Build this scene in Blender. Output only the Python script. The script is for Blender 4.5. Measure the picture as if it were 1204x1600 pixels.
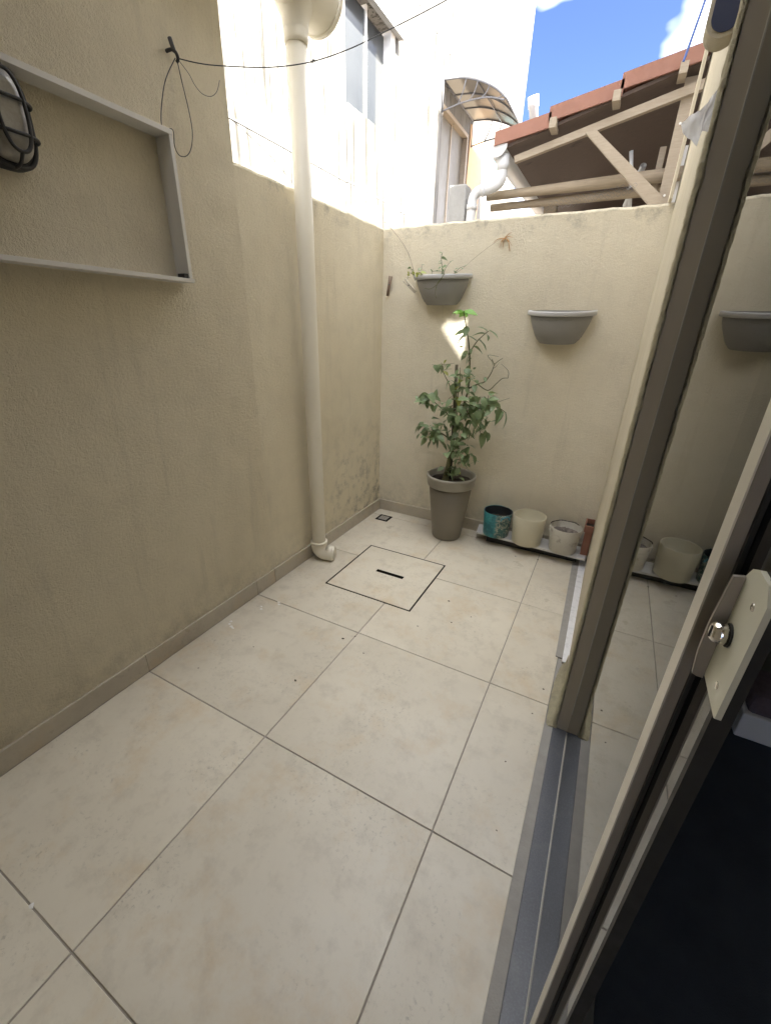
import bpy, bmesh, math, random
from mathutils import Vector, Matrix, noise
random.seed(7)
R = math.radians
scn = bpy.context.scene
for o in list(bpy.data.objects): bpy.data.objects.remove(o)
COL = scn.collection

# ------------------------------------------------------------------ camera
cam_d = bpy.data.cameras.new('camera'); cam = bpy.data.objects.new('camera', cam_d); COL.objects.link(cam)
cam_d.sensor_fit = 'VERTICAL'; cam_d.sensor_height = 24.0; cam_d.lens = 24.0*651.14/1600
cam_d.clip_start = 0.02; cam_d.clip_end = 2000
YAW, PITCH, ROLL = -0.4755, -0.4139, 0.0257
fw = Vector((math.sin(YAW)*math.cos(PITCH), math.cos(YAW)*math.cos(PITCH), math.sin(PITCH)))
rt = Vector((math.cos(YAW), -math.sin(YAW), 0)); up = rt.cross(fw)
r2 = math.cos(ROLL)*rt + math.sin(ROLL)*up; u2 = -math.sin(ROLL)*rt + math.cos(ROLL)*up
m = Matrix((r2, u2, -fw)).transposed().to_4x4(); m.translation = (1.61406, -0.80339, 1.47112)
cam.matrix_world = m
scn.camera = cam

# ------------------------------------------------------------------ light
SUN = Vector((1.0, -0.38, 1.4)).normalized()
sd = bpy.data.lights.new('sun', 'SUN'); sd.energy = 2.0; sd.angle = R(0.53); sd.color = (1.0, 0.965, 0.90)
so = bpy.data.objects.new('sun', sd); COL.objects.link(so)
so.rotation_euler = SUN.to_track_quat('Z', 'Y').to_euler(); so.location = (6, -4, 12)
w = bpy.data.worlds.new('World'); scn.world = w; w.use_nodes = True
nt = w.node_tree; nt.nodes.clear()
sky = nt.nodes.new('ShaderNodeTexSky'); sky.sky_type = 'NISHITA'; sky.sun_disc = False
sky.sun_elevation = math.asin(SUN.z); sky.sun_rotation = math.atan2(SUN.x, SUN.y)
sky.altitude = 0; sky.air_density = 0.12; sky.dust_density = 0.15; sky.ozone_density = 3.0
tc = nt.nodes.new('ShaderNodeTexCoord')
mp = nt.nodes.new('ShaderNodeMapping'); mp.inputs['Scale'].default_value = (1.6, 1.6, 3.2); mp.inputs['Location'].default_value = (1.56, 4.94, 6.33)
cn = nt.nodes.new('ShaderNodeTexNoise'); cn.inputs['Scale'].default_value = 1.0; cn.inputs['Detail'].default_value = 5; cn.inputs['Roughness'].default_value = 0.5
cr = nt.nodes.new('ShaderNodeMapRange'); cr.inputs['From Min'].default_value = 0.46; cr.inputs['From Max'].default_value = 0.86; cr.inputs['To Max'].default_value = 0.75
mx = nt.nodes.new('ShaderNodeMix'); mx.data_type = 'RGBA'; mx.inputs['B'].default_value = (28.0, 27.7, 27.0, 1)
bg = nt.nodes.new('ShaderNodeBackground'); bg.inputs['Strength'].default_value = 0.062
wo = nt.nodes.new('ShaderNodeOutputWorld')
L = nt.links.new
L(tc.outputs['Generated'], mp.inputs['Vector']); L(mp.outputs['Vector'], cn.inputs['Vector']); L(cn.outputs['Fac'], cr.inputs['Value'])
L(cr.outputs['Result'], mx.inputs['Factor']); L(sky.outputs['Color'], mx.inputs['A']); L(mx.outputs['Result'], bg.inputs['Color']); L(bg.outputs['Background'], wo.inputs['Surface'])
vs = scn.view_settings; vs.view_transform = 'Standard'; vs.look = 'None'; vs.gamma = 1; vs.use_curve_mapping = False
vs.exposure = 4.7
scn.render.engine = 'CYCLES'
scn.cycles.max_bounces = 8; scn.cycles.diffuse_bounces = 4; scn.cycles.glossy_bounces = 4; scn.cycles.transmission_bounces = 6

# ------------------------------------------------------------------ material helpers
class NT:
    def __init__(s, name):
        s.m = bpy.data.materials.new(name); s.m.use_nodes = True; s.t = s.m.node_tree
        s.b = s.t.nodes['Principled BSDF']; s._tc = None
    def n(s, typ, ins=None, **props):
        nd = s.t.nodes.new('ShaderNode'+typ)
        for k, v in props.items(): setattr(nd, k, v)
        for k, v in (ins or {}).items(): s.put(nd.inputs[k], v)
        return nd
    def put(s, sock, v):
        if isinstance(v, bpy.types.NodeSocket): s.t.links.new(v, sock)
        else: sock.default_value = v
    def co(s, scale=(1,1,1), kind='Object', rot=(0,0,0)):
        if s._tc is None: s._tc = s.t.nodes.new('ShaderNodeTexCoord')
        mp = s.n('Mapping', {'Vector': s._tc.outputs[kind], 'Scale': scale, 'Rotation': rot}); return mp.outputs['Vector']
    def noise(s, scale, detail=4, rough=.55, vec=None, dist=0):
        nd = s.n('TexNoise', {'Scale': scale, 'Detail': detail, 'Roughness': rough, 'Distortion': dist})
        s.put(nd.inputs['Vector'], vec if vec is not None else s.co()); return nd.outputs['Fac']
    def vor(s, scale, vec=None, feat='F1'):
        nd = s.n('TexVoronoi', {'Scale': scale}, feature=feat); s.put(nd.inputs['Vector'], vec if vec is not None else s.co()); return nd.outputs['Distance']
    def rng(s, v, a, b, c=0, d=1):
        return s.n('MapRange', {'Value': v, 'From Min': a, 'From Max': b, 'To Min': c, 'To Max': d}).outputs['Result']
    def math(s, op, a, b=0.0):
        nd = s.n('Math', operation=op); s.put(nd.inputs[0], a); s.put(nd.inputs[1], b); return nd.outputs[0]
    def mix(s, f, a, b, mode='MIX'):
        nd = s.n('Mix', data_type='RGBA', blend_type=mode)
        s.put(nd.inputs['Factor'], f)
        for k, v in (('A', a), ('B', b)): s.put(nd.inputs[k], v if isinstance(v, bpy.types.NodeSocket) else (*v[:3], 1))
        return nd.outputs['Result']
    def bump(s, h, strength=.5, dist=.003):
        bn = s.n('Bump', {'Height': h, 'Strength': strength, 'Distance': dist}); s.put(s.b.inputs['Normal'], bn.outputs['Normal']); return bn
    def set(s, **k):
        for kk, v in k.items():
            key = kk.replace('_', ' ')
            if key == 'Base Color' and not isinstance(v, bpy.types.NodeSocket): v = (*v[:3], 1)
            s.put(s.b.inputs[key], v)
        return s
    def sep(s):
        if s._tc is None: s.co()
        return s.n('SeparateXYZ', {'Vector': s._tc.outputs['Object']}).outputs

def simple(name, col, rough=.5, metal=0, var=.12, vscale=14, bump=0, bscale=200, spec=.5):
    t = NT(name); c = Vector(col)
    f = t.noise(vscale, 5, .6)
    t.set(Base_Color=t.mix(f, tuple(c*(1-var)), tuple(c*(1+var))), Roughness=t.rng(t.noise(vscale*2.3, 3), .3, .7, max(.02, rough-.08), min(1, rough+.08)), Metallic=metal, Specular_IOR_Level=spec)
    if bump: t.bump(t.noise(bscale, 3), bump, .002)
    return t.m

def plaster(name, col, col2, grain=1.0, mold=None, rough=.85, big=1.4):
    t = NT(name); co = t.co()
    base = t.mix(t.rng(t.noise(big, 5, .6), .3, .7), col, col2)
    blot = t.rng(t.noise(7.0, 6, .65), .45, .8, 0, .28)
    base = t.mix(blot, base, tuple(Vector(col2)*.72))
    speck = t.rng(t.vor(26), .0, .06, .5, 0)
    sp2 = t.math('MULTIPLY', speck, t.rng(t.noise(3.1, 2), .55, .65))
    base = t.mix(sp2, base, tuple(Vector(col2)*.4))
    zz = t.rng(t.sep()[2], .42, .08)
    spl = t.math('MULTIPLY', t.math('MULTIPLY', zz, zz), t.rng(t.noise(13, 7, .7), .42, .70, 0, .55))
    base = t.mix(spl, base, tuple(Vector(col2)*.5))
    vd = t.co((6, 6, .5)); drip = t.math('MULTIPLY', t.rng(t.noise(2.2, 6, .7, vd), .56, .72), .22)
    base = t.mix(drip, base, tuple(Vector(col2)*.6))
    if mold:  # list of (axis, a0, a1, zlo, zhi): stained patches
        xyz = t.sep()
        for ax, a0, a1, z0, z1, amt in mold:
            ma = t.rng(xyz[ax], a0, a1)
            mz = t.rng(xyz[2], z0, z1)
            msk = t.math('MULTIPLY', t.math('MULTIPLY', ma, mz), t.rng(t.noise(9, 8, .75), .50, .72, 0, amt))
            base = t.mix(msk, base, (.10, .10, .08))
    t.set(Base_Color=base, Roughness=rough, Specular_IOR_Level=.25)
    h1 = t.noise(70, 5, .78); h2 = t.noise(260, 2, .8)
    h4 = t.noise(5, 1)
    h = t.math('ADD', t.math('ADD', t.math('MULTIPLY', h1, 1.0), t.math('MULTIPLY', h2, .45)), t.math('MULTIPLY', h4, 2.2))
    t.bump(h, .9*grain, .006)
    return t.m

M = {}
M['wall'] = plaster('plaster_cream', (.84, .76, .585), (.78, .70, .525), 1.7)
M['wall_low'] = plaster('plaster_cream_mouldy', (.85, .775, .60), (.79, .71, .535), 1.2, mold=[(1, 1.28, 1.7, .95, .15, .9), (1, 2.15, 2.23, .7, .05, .7), (1, .9, 1.0, 2.0, 2.12, .75)])
M['wall_back'] = plaster('plaster_back', (.83, .765, .615), (.77, .70, .55), 1.2, mold=[(1, 0, .01, 1.98, 2.12, .8), (0, .9, .1, .4, .05, .45)])
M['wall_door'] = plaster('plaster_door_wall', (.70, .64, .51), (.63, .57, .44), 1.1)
M['plaster_raw'] = plaster('plaster_raw_edge', (.84, .78, .56), (.60, .54, .37), 3.0)
M['facade_far'] = plaster('plaster_tan', (.62, .50, .36), (.54, .42, .30), .5)

def facade_mat():
    t = NT('facade_white_streaked')
    v = t.co((6, 6, .2)); st = t.rng(t.noise(3.0, 7, .72, v), .42, .58)
    patch = t.rng(t.noise(1.1, 5, .65), .34, .60)
    v2 = t.co((11, 11, .45)); st2 = t.rng(t.noise(2.0, 6, .75, v2), .46, .64)
    dirt = t.rng(t.noise(16, 7, .75), .56, .70, 0, .8)
    f = t.math('MULTIPLY', t.math('MULTIPLY', st, t.rng(st2, 0, 1, .45, 1.0)), t.rng(patch, 0, 1, .55, 1.0))
    f = t.math('MAXIMUM', f, t.math('MULTIPLY', dirt, t.math('MULTIPLY', patch, st)))
    f = t.rng(f, .24, .50, 0, .88)
    base = t.mix(t.noise(2.2, 4), (.215, .207, .19), (.17, .163, .147))
    t.set(Base_Color=t.mix(f, base, (.045, .041, .033)), Roughness=.9, Specular_IOR_Level=.2)
    t.bump(t.noise(60, 5), .3, .004); return t.m
M['facade'] = facade_mat()

def tile_mat(name, a, b, c):
    t = NT(name); oi = t.n('ObjectInfo')
    add = t.n('VectorMath', operation='ADD'); t.put(add.inputs[0], t.co()); 
    cmb = t.n('CombineXYZ', {'X': t.math('MULTIPLY', oi.outputs['Random'], 37.0), 'Y': t.math('MULTIPLY', oi.outputs['Random'], 11.0)})
    t.put(add.inputs[1], cmb.outputs[0]); v = add.outputs[0]
    f = t.rng(t.noise(2.6, 7, .62, v, .4), .32, .68)
    base = t.mix(f, a, b)
    f2 = t.rng(t.noise(11, 8, .7, v), .50, .74, 0, .6)
    base = t.mix(f2, base, c)
    # foot-traffic grime: clustered dark specks
    f3 = t.math('MULTIPLY', t.rng(t.noise(62, 5, .75, v), .55, .70), t.rng(t.noise(3.4, 4, .6, v), .46, .62, 0, .6))
    base = t.mix(f3, base, (.20, .18, .15))
    f4 = t.math('MULTIPLY', t.rng(t.noise(4.2, 6, .7, v), .52, .70), .5)
    base = t.mix(f4, base, (.58, .45, .28))
    rv = t.rng(oi.outputs['Random'], 0, 1, .95, 1.04)
    cb = t.n('CombineColor'); [t.put(cb.inputs[i], rv) for i in range(3)]
    base = t.mix(1.0, base, cb.outputs[0], 'MULTIPLY')
    t.set(Base_Color=base, Roughness=t.rng(t.noise(6, 5, .6, v), .3, .7, .27, .48), Specular_IOR_Level=.5)
    t.bump(t.noise(140, 4, .6, v), .12, .001); return t.m
M['tile'] = tile_mat('porcelain_tile', (.69, .64, .535), (.61, .56, .46), (.45, .405, .33))
M['tile_base'] = tile_mat('porcelain_baseboard', (.55, .50, .41), (.48, .43, .35), (.38, .34, .27))
M['grout'] = simple('grout', (.33, .30, .26), .9, var=.35, vscale=20)
M['steel_dark'] = simple('dark_frame_metal', (.008, .007, .006), .9, 0, spec=.05)
M['granite'] = None
def granite():
    t = NT('blue_grey_granite')
    f = t.rng(t.noise(220, 4, .7), .45, .65); g = t.rng(t.noise(7, 6, .7), .55, .75, 0, .5)
    b = t.mix(f, (.095, .10, .115), (.13, .138, .155)); b = t.mix(g, b, (.19, .19, .185))
    dots = t.math('MULTIPLY', t.rng(t.vor(30), .0, .07, .8, 0), t.rng(t.noise(6, 2), .55, .62))
    b = t.mix(dots, b, (.55, .54, .5))
    t.set(Base_Color=b, Roughness=t.rng(t.noise(12, 5), .3, .7, .26, .42)); t.bump(t.noise(90, 4), .05, .001); return t.m
M['granite'] = granite()
M['cement'] = simple('cement_strip', (.34, .325, .30), .85, var=.25, vscale=18, bump=.5, bscale=160)
M['white_tile'] = simple('white_glazed_tile', (.78, .78, .80), .3, var=.04)
M['bronze'] = simple('bronze_aluminium', (.45, .40, .315), .5, .0, var=.10, vscale=5)
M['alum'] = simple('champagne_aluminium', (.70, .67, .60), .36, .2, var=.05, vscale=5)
M['alum_shaded'] = simple('shaded_aluminium', (.27, .245, .215), .42, .3, var=.05, vscale=5)  # shaded copy of the aluminium: shade on camera-side faces put into colour
M['handle'] = simple('handle_enamel', (.66, .66, .56), .38, var=.06)
M['chrome'] = simple('worn_chrome', (.6, .58, .54), .14, 1.0, var=.2, bump=.6, bscale=120)
M['rubber'] = simple('black_rubber', (.015, .015, .015), .6)
M['silicone'] = simple('silicone_bead', (.52, .50, .45), .5, var=.2)
M['pvc'] = simple('pvc_cream', (.80, .755, .64), .42, var=.06, vscale=3)
M['pvc_white'] = simple('pvc_white', (.58, .585, .59), .4, var=.05, vscale=4)
M['frame_white'] = simple('white_lacquer', (.66, .64, .60), .5, var=.05, vscale=6)
M['black_metal'] = simple('black_cast_metal', (.028, .027, .026), .5, .2, var=.3, bump=.3)
def frosted():
    t = NT('frosted_lamp_glass'); d = t.noise(18, 6, .7)
    t.set(Base_Color=t.mix(t.rng(d, .35, .65), (.40, .38, .34), (.27, .25, .21)), Roughness=.3, Specular_IOR_Level=.6); t.bump(t.noise(60, 3), .2); return t.m
M['frost'] = frosted()
M['wire'] = simple('black_wire', (.05, .05, .05), .55, var=.3)
M['twine'] = simple('twine', (.42, .34, .22), .9, var=.3)
M['dry'] = simple('dry_root', (.50, .30, .14), .9, var=.3)
M['planter'] = simple('planter_grey', (.29, .285, .28), .5, var=.10, vscale=9)
M['planter_rim'] = simple('planter_rim_grey', (.50, .50, .51), .45, var=.10, vscale=9)
M['taupe'] = simple('taupe_plastic', (.215, .19, .15), .48, var=.06, vscale=5)
M['taupe_rim'] = simple('taupe_plastic_rim', (.30, .28, .235), .45, var=.06, vscale=5)
M['soil'] = simple('soil', (.035, .026, .018), .95, var=.5, vscale=60, bump=1, bscale=70)
M['cream_bucket'] = simple('cream_plastic', (.68, .64, .50), .4, var=.04, vscale=6)
def dirty_white():
    t = NT('paint_stained_bucket'); f = t.rng(t.noise(14, 7, .7), .55, .68, 0, .8)
    g = t.rng(t.noise(6, 4), .35, .7)
    b = t.mix(g, (.64, .62, .55), (.55, .52, .45)); b = t.mix(f, b, (.22, .18, .13))
    t.set(Base_Color=b, Roughness=.55); t.bump(t.noise(40, 4), .3); return t.m
M['dirty_white'] = dirty_white()
def teal():
    t = NT('teal_printed_bucket'); x = t.sep()
    band = t.math('MULTIPLY', t.rng(t.noise(3, 3), .2, .25), 1.0)
    b = t.mix(t.rng(t.noise(16, 6, .7), .42, .6), (.02, .16, .20), (.06, .34, .38))
    leaf = t.math('MULTIPLY', t.rng(t.noise(38, 5, .7, None, 1.5), .50, .56), t.rng(x[0], 1.06, 1.085))
    b = t.mix(t.math('MULTIPLY', t.rng(x[0], 1.06, 1.085), .75), b, (.05, .09, .08))
    b = t.mix(leaf, b, (.42, .43, .36))
    t.set(Base_Color=b, Roughness=.4); return t.m
M['teal'] = teal()
M['black_plastic'] = simple('black_plastic', (.02, .022, .024), .45)
M['blue_scoop'] = simple('blue_plastic', (.10, .33, .42), .4)
M['ash'] = simple('dried_cement_rubble', (.22, .19, .165), .95, var=.5, vscale=50, bump=1, bscale=60)
M['terracotta'] = simple('terracotta_plastic', (.26, .115, .075), .55, var=.15)
M['board'] = simple('white_melamine', (.64, .63, .61), .5, var=.10, vscale=9)
M['woodpin'] = simple('clothespin_wood', (.27, .19, .14), .8, var=.3, vscale=80)
M['woodpin_pale'] = simple('clothespin_pale', (.50, .45, .36), .8, var=.3, vscale=80)
def wood(name, a, b, sc=(6, 60, 60)):
    t = NT(name); v = t.co(sc); f = t.rng(t.noise(1.5, 8, .7, v, .6), .3, .7)
    c = t.mix(f, a, b); kn = t.rng(t.noise(5, 3), .66, .74, 0, .7)
    t.set(Base_Color=t.mix(kn, c, tuple(Vector(a)*.4)), Roughness=.75); t.bump(t.noise(2, 6, .7, v), .3); return t.m
M['lumber'] = wood('pine_lumber', (.30, .245, .18), (.39, .325, .245))
M['pole'] = wood('weathered_pole', (.25, .20, .14), (.36, .295, .21), (3, 40, 40))
M['lining'] = wood('dark_lining', (.075, .05, .04), (.11, .075, .055))
M['rooftile'] = simple('clay_roof_tile', (.27, .13, .09), .75, var=.25, vscale=7, bump=.4)
M['concrete'] = simple('weathered_concrete', (.30, .295, .28), .9, var=.35, vscale=8, bump=.8, bscale=60)
M['window'] = simple('facade_window_glass', (.05, .053, .054), .12, .0, var=.05, vscale=1.2, spec=.35)
M['curtain'] = simple('curtained_glass', (.20, .185, .155), .5, var=.15, vscale=3, spec=.2)
M['winblue'] = simple('teal_window_glass', (.25, .50, .52), .12, var=.05)
M['white_paint'] = simple('white_paint', (.78, .77, .74), .5, var=.05)
M['orange_wall'] = simple('ochre_render', (.55, .36, .20), .85, var=.12, vscale=6)
M['poly'] = None
def poly():
    t = NT('smoked_polycarbonate'); t.set(Base_Color=(.30, .27, .235), Roughness=.35, Alpha=1)
    tr = t.n('BsdfTranslucent', {'Color': (.30, .275, .24, 1)}); ms = t.n('MixShader', {0: .5, 1: t.b.outputs[0], 2: tr.outputs[0]})
    t.put(t.t.nodes['Material Output'].inputs['Surface'], ms.outputs[0]); return t.m
M['poly'] = poly()
M['iron'] = simple('grey_iron', (.16, .16, .17), .5, .3)
M['cable_blue'] = simple('blue_cable', (.05, .10, .30), .5)
def glass():
    t = NT('door_glass'); t.set(Base_Color=(.16, .17, .17), Roughness=0.0, IOR=1.33, Transmission_Weight=1.0); return t.m
M['glass'] = glass()
def bagm():
    t = NT('plastic_bag'); t.set(Base_Color=(.85, .85, .87), Roughness=.4)
    tr = t.n('BsdfTranslucent', {'Color': (.85, .85, .87, 1)}); ms = t.n('MixShader', {0: .6, 1: t.b.outputs[0], 2: tr.outputs[0]})
    t.put(t.t.nodes['Material Output'].inputs['Surface'], ms.outputs[0]); return t.m
M['bag'] = bagm()
def leafm(name, a, b):
    t = NT(name); oi = t.n('ObjectInfo'); c = t.mix(oi.outputs['Random'], a, b)
    c = t.mix(t.rng(t.noise(30, 4), .4, .7, 0, .4), c, tuple(Vector(b)*1.3))
    t.set(Base_Color=c, Roughness=.38)
    tr = t.n('BsdfTranslucent'); t.put(tr.inputs['Color'], c); ms = t.n('MixShader', {0: .3, 1: t.b.outputs[0], 2: tr.outputs[0]})
    t.put(t.t.nodes['Material Output'].inputs['Surface'], ms.outputs[0]); return t.m
M['leaf'] = leafm('leaf_green', (.15, .215, .095), (.27, .355, .19))
M['leaf_new'] = leafm('leaf_fresh', (.16, .36, .06), (.26, .48, .10))
M['leaf_yel'] = leafm('leaf_yellowing', (.30, .36, .07), (.42, .42, .12))
M['stem'] = simple('stem_green_brown', (.13, .13, .06), .7, var=.3, vscale=30)
M['stakewood'] = simple('dark_stake', (.10, .085, .055), .8, var=.3, vscale=40)
M['room_dark'] = simple('dark_room_wall', (.06, .055, .05), .8)  # darkness of the unlit room put into a low wall colour
M['room_floor'] = simple('dark_room_floor', (.12, .115, .10), .6, var=.3, vscale=4)  # low floor colour carries the room's lack of light
M['mat_dark'] = simple('dark_fabric', (.03, .036, .046), .95, var=.4, vscale=6, bump=.8, bscale=300)
M['cloth_purple'] = simple('dark_mauve_cloth', (.11, .08, .085), .95, var=.4, vscale=40, bump=1, bscale=90)
M['earth'] = simple('packed_earth', (.22, .18, .14), .95, var=.3, vscale=3, bump=.6, bscale=30)
M['roof_grey'] = simple('roof_slab', (.35, .34, .32), .9)
M['debris'] = simple('leaf_litter', (.09, .07, .05), .9, var=.4)
M['paint_drop'] = simple('white_paint_drop', (.8, .79, .76), .6)

# ------------------------------------------------------------------ mesh helpers
def add_box(bm, a, b, bev=0):
    a = Vector(a); b = Vector(b); vs_ = []
    r = bmesh.ops.create_cube(bm, size=1, matrix=Matrix.Translation((a+b)/2) @ Matrix.Diagonal((*(b-a), 1)))
    if bev:
        es = list({e for v in r['verts'] for e in v.link_edges})
        bmesh.ops.bevel(bm, geom=es, offset=bev, segments=2, affect='EDGES', profile=.5)
    return bm
def box(a, b, bev=0): return add_box(bmesh.new(), a, b, bev)
def add_tube(bm, pts, r, n=10, cap=True, closed=False):
    pts = [Vector(p) for p in pts]; rs = r if isinstance(r, (list, tuple)) else [r]*len(pts); rings = []
    nrm = None
    for i, p in enumerate(pts):
        if closed: d = pts[(i+1) % len(pts)]-pts[i-1]
        else: d = pts[min(i+1, len(pts)-1)]-pts[max(i-1, 0)]
        d.normalize()
        if nrm is None:
            nrm = d.orthogonal().normalized()
        nrm = (nrm-d*nrm.dot(d)); nrm = nrm.normalized() if nrm.length > 1e-6 else d.orthogonal().normalized()
        bn = d.cross(nrm)
        rings.append([bm.verts.new(p+rs[i]*(math.cos(2*math.pi*k/n)*nrm+math.sin(2*math.pi*k/n)*bn)) for k in range(n)])
    N = len(rings)
    for i in range(N if closed else N-1):
        A, B = rings[i], rings[(i+1) % N]
        for k in range(n):
            f = bm.faces.new((A[k], A[(k+1) % n], B[(k+1) % n], B[k])); f.smooth = True
    if cap and not closed:
        bm.faces.new(rings[0][::-1]); bm.faces.new(rings[-1])
    return bm
def tube(pts, r, n=10, cap=True, closed=False): return add_tube(bmesh.new(), pts, r, n, cap, closed)
def spline(pts, k=6):
    P = [Vector(p) for p in pts]; out = []
    for i in range(len(P)-1):
        p0 = P[max(i-1, 0)]; p1 = P[i]; p2 = P[i+1]; p3 = P[min(i+2, len(P)-1)]
        for j in range(k):
            t = j/k; out.append(.5*((2*p1)+(-p0+p2)*t+(2*p0-5*p1+4*p2-p3)*t*t+(-p0+3*p1-3*p2+p3)*t**3))
    out.append(P[-1]); return out
def lathe(prof, c, n=40, squash=None, ang=None, bm=None):
    bm = bm or bmesh.new(); c = Vector(c); rings = []
    full = ang is None; a0, a1 = (0, 2*math.pi) if full else ang
    cnt = n if full else n+1
    for r, z in prof:
        rings.append([bm.verts.new(c+Vector((r*math.cos(a0+(a1-a0)*k/n), r*math.sin(a0+(a1-a0)*k/n)*(squash or 1), z))) for k in range(cnt)])
    for A, B in zip(rings, rings[1:]):
        for k in range(n):
            f = bm.faces.new((A[k], A[(k+1) % cnt], B[(k+1) % cnt], B[k])); f.smooth = True
    return bm
def prism(poly2, h0, h1, fn, bm=None):
    bm = bm or bmesh.new()
    A = [bm.verts.new(fn(a, b, h0)) for a, b in poly2]; B = [bm.verts.new(fn(a, b, h1)) for a, b in poly2]
    bm.faces.new(A[::-1]); bm.faces.new(B); n = len(A)
    for i in range(n): bm.faces.new((A[i], A[(i+1) % n], B[(i+1) % n], B[i]))
    bmesh.ops.recalc_face_normals(bm, faces=bm.faces); return bm
XY = lambda a, b, h: (a, b, h)
YZ = lambda a, b, h: (h, a, b)
XZ = lambda a, b, h: (a, h, b)
def finish(name, bm, mat):
    bmesh.ops.recalc_face_normals(bm, faces=bm.faces)
    me = bpy.data.meshes.new(name); bm.to_mesh(me); bm.free()
    if mat is not None: me.materials.append(M[mat] if isinstance(mat, str) else mat)
    return me
def tag(o, label, cat, group=None, kind=None):
    if label: o['label'] = label
    if cat: o['category'] = cat
    if group: o['group'] = group
    if kind: o['kind'] = kind
    return o
def thing(name, loc, label, cat, group=None):
    o = bpy.data.objects.new(name, None); COL.objects.link(o); o.location = loc; o.empty_display_size = .05
    return tag(o, label, cat, group)
def part(name, bm, mat, parent, label=None):
    """mesh given in world coordinates, parented without moving"""
    o = bpy.data.objects.new(name, finish(name, bm, mat)); COL.objects.link(o)
    o.parent = parent
    off = Vector((0, 0, 0)); p = parent
    while p: off += Vector(p.location); p = p.parent
    o.location = -off
    if label: o['label'] = label
    return o
def single(name, bm, mat, label, cat, group=None):
    """one-mesh top-level thing: origin moved to the centre of its base"""
    xs = [v.co.copy() for v in bm.verts]
    c = Vector(((min(v.x for v in xs)+max(v.x for v in xs))/2, (min(v.y for v in xs)+max(v.y for v in xs))/2, min(v.z for v in xs)))
    me_keep = c.copy()
    bmesh.ops.translate(bm, verts=bm.verts, vec=-c)
    o = bpy.data.objects.new(name, finish(name, bm, mat)); COL.objects.link(o); o.location = me_keep
    return tag(o, label, cat, group)
def struct(name, bm, mat, parent=None):
    o = bpy.data.objects.new(name, finish(name, bm, mat)); COL.objects.link(o); o['kind'] = 'structure'; return o
def rough_wall(fn, a0, a1, z0, z1, d0, d1, step=.05, amp=.004, seed=0, bottom=0):
    """wall slab whose top edge is uneven; fn(a,z,d)"""
    bm = bmesh.new(); n = max(2, int((a1-a0)/step)); rows = []
    for i in range(n+1):
        a = a0+(a1-a0)*i/n; rr = random.Random(seed*1000+i)
        zt = z1+amp*(noise.noise((a*7, seed, 0))*1.3+rr.uniform(-.5, .5))
        zb = zt+amp*rr.uniform(-.6, .6)
        rows.append([bm.verts.new(fn(a, z0, d0)), bm.verts.new(fn(a, zt-.012, d0)), bm.verts.new(fn(a, zt, d0+(d1-d0)*.06)), bm.verts.new(fn(a, zb, d1)), bm.verts.new(fn(a, z0, d1))])
    for A, B in zip(rows, rows[1:]):
        for k in range(5): bm.faces.new((A[k], B[k], B[(k+1) % 5], A[(k+1) % 5]))
    bm.faces.new(rows[0]); bm.faces.new(rows[-1][::-1])
    return bm

# ================================================================== SETTING
YB = 2.2256; ZW = 2.112; GX = 1.739
struct('ground', box((-400, -400, -.30), (400, 400, -.06)), 'earth')
floor = struct('patio_floor', box((-.02, -2.6, -.055), (1.652, YB+.01, -.003)), 'grout')
# tiles: 70 cm grid, joints at x=0.697, 1.398 and y = k*0.7
LID = (.281, .850, 1.006, 1.573)
xs = [(0.0, .697), (.697, 1.398), (1.398, 1.652)]
ys = [(-2.6, -2.1), (-2.1, -1.4), (-1.4, -.7), (-.7, 0), (0, .7), (.7, 1.4), (1.4, 2.1), (2.1, 2.2256)]
J = .0022
def tile_obj(poly, idx):
    rr = random.Random(idx); tx, ty, tz = rr.uniform(-.0006, .0006), rr.uniform(-.0006, .0006), rr.uniform(-.0005, .0003)
    bm = prism(poly, -.02, 0, XY)
    for v in bm.verts:
        if v.co.z > -.01: v.co.z = tz+tx*(v.co.x-poly[0][0])+ty*(v.co.y-poly[0][1])
    tops = [e for e in bm.edges if all(v.co.z > -.01 for v in e.verts)]
    bmesh.ops.bevel(bm, geom=tops, offset=.0012, segments=1, affect='EDGES')
    o = part('tile', bm, 'tile', floor); return o
k = 0
for (x0, x1) in xs:
    for (y0, y1) in ys:
        a, b, c, d = x0+(J if x0 > 0 else 0), x1-(J if x1 < 1.65 else .0), y0+J, y1-J
        poly = [(a, c), (b, c), (b, d), (a, d)]
        lx0, lx1, ly0, ly1 = LID[0]-.009, LID[1]+.009, LID[2]-.009, LID[3]+.009
        if y0 == .7 and x0 == 0.0: poly = [(a, c), (b, c), (b, ly0), (lx0, ly0), (lx0, d), (a, d)]
        if y0 == .7 and x0 == .697: poly = [(a, c), (b, c), (b, d), (lx1, d), (lx1, ly0), (a, ly0)]
        if y0 == 1.4 and x0 == 0.0: poly = [(a, c), (lx0, c), (lx0, ly1), (b, ly1), (b, d), (a, d)]
        if y0 == 1.4 and x0 == .697: poly = [(lx1, c), (b, c), (b, d), (a, d), (a, ly1), (lx1, ly1)]
        tile_obj(poly, k); k += 1
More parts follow.
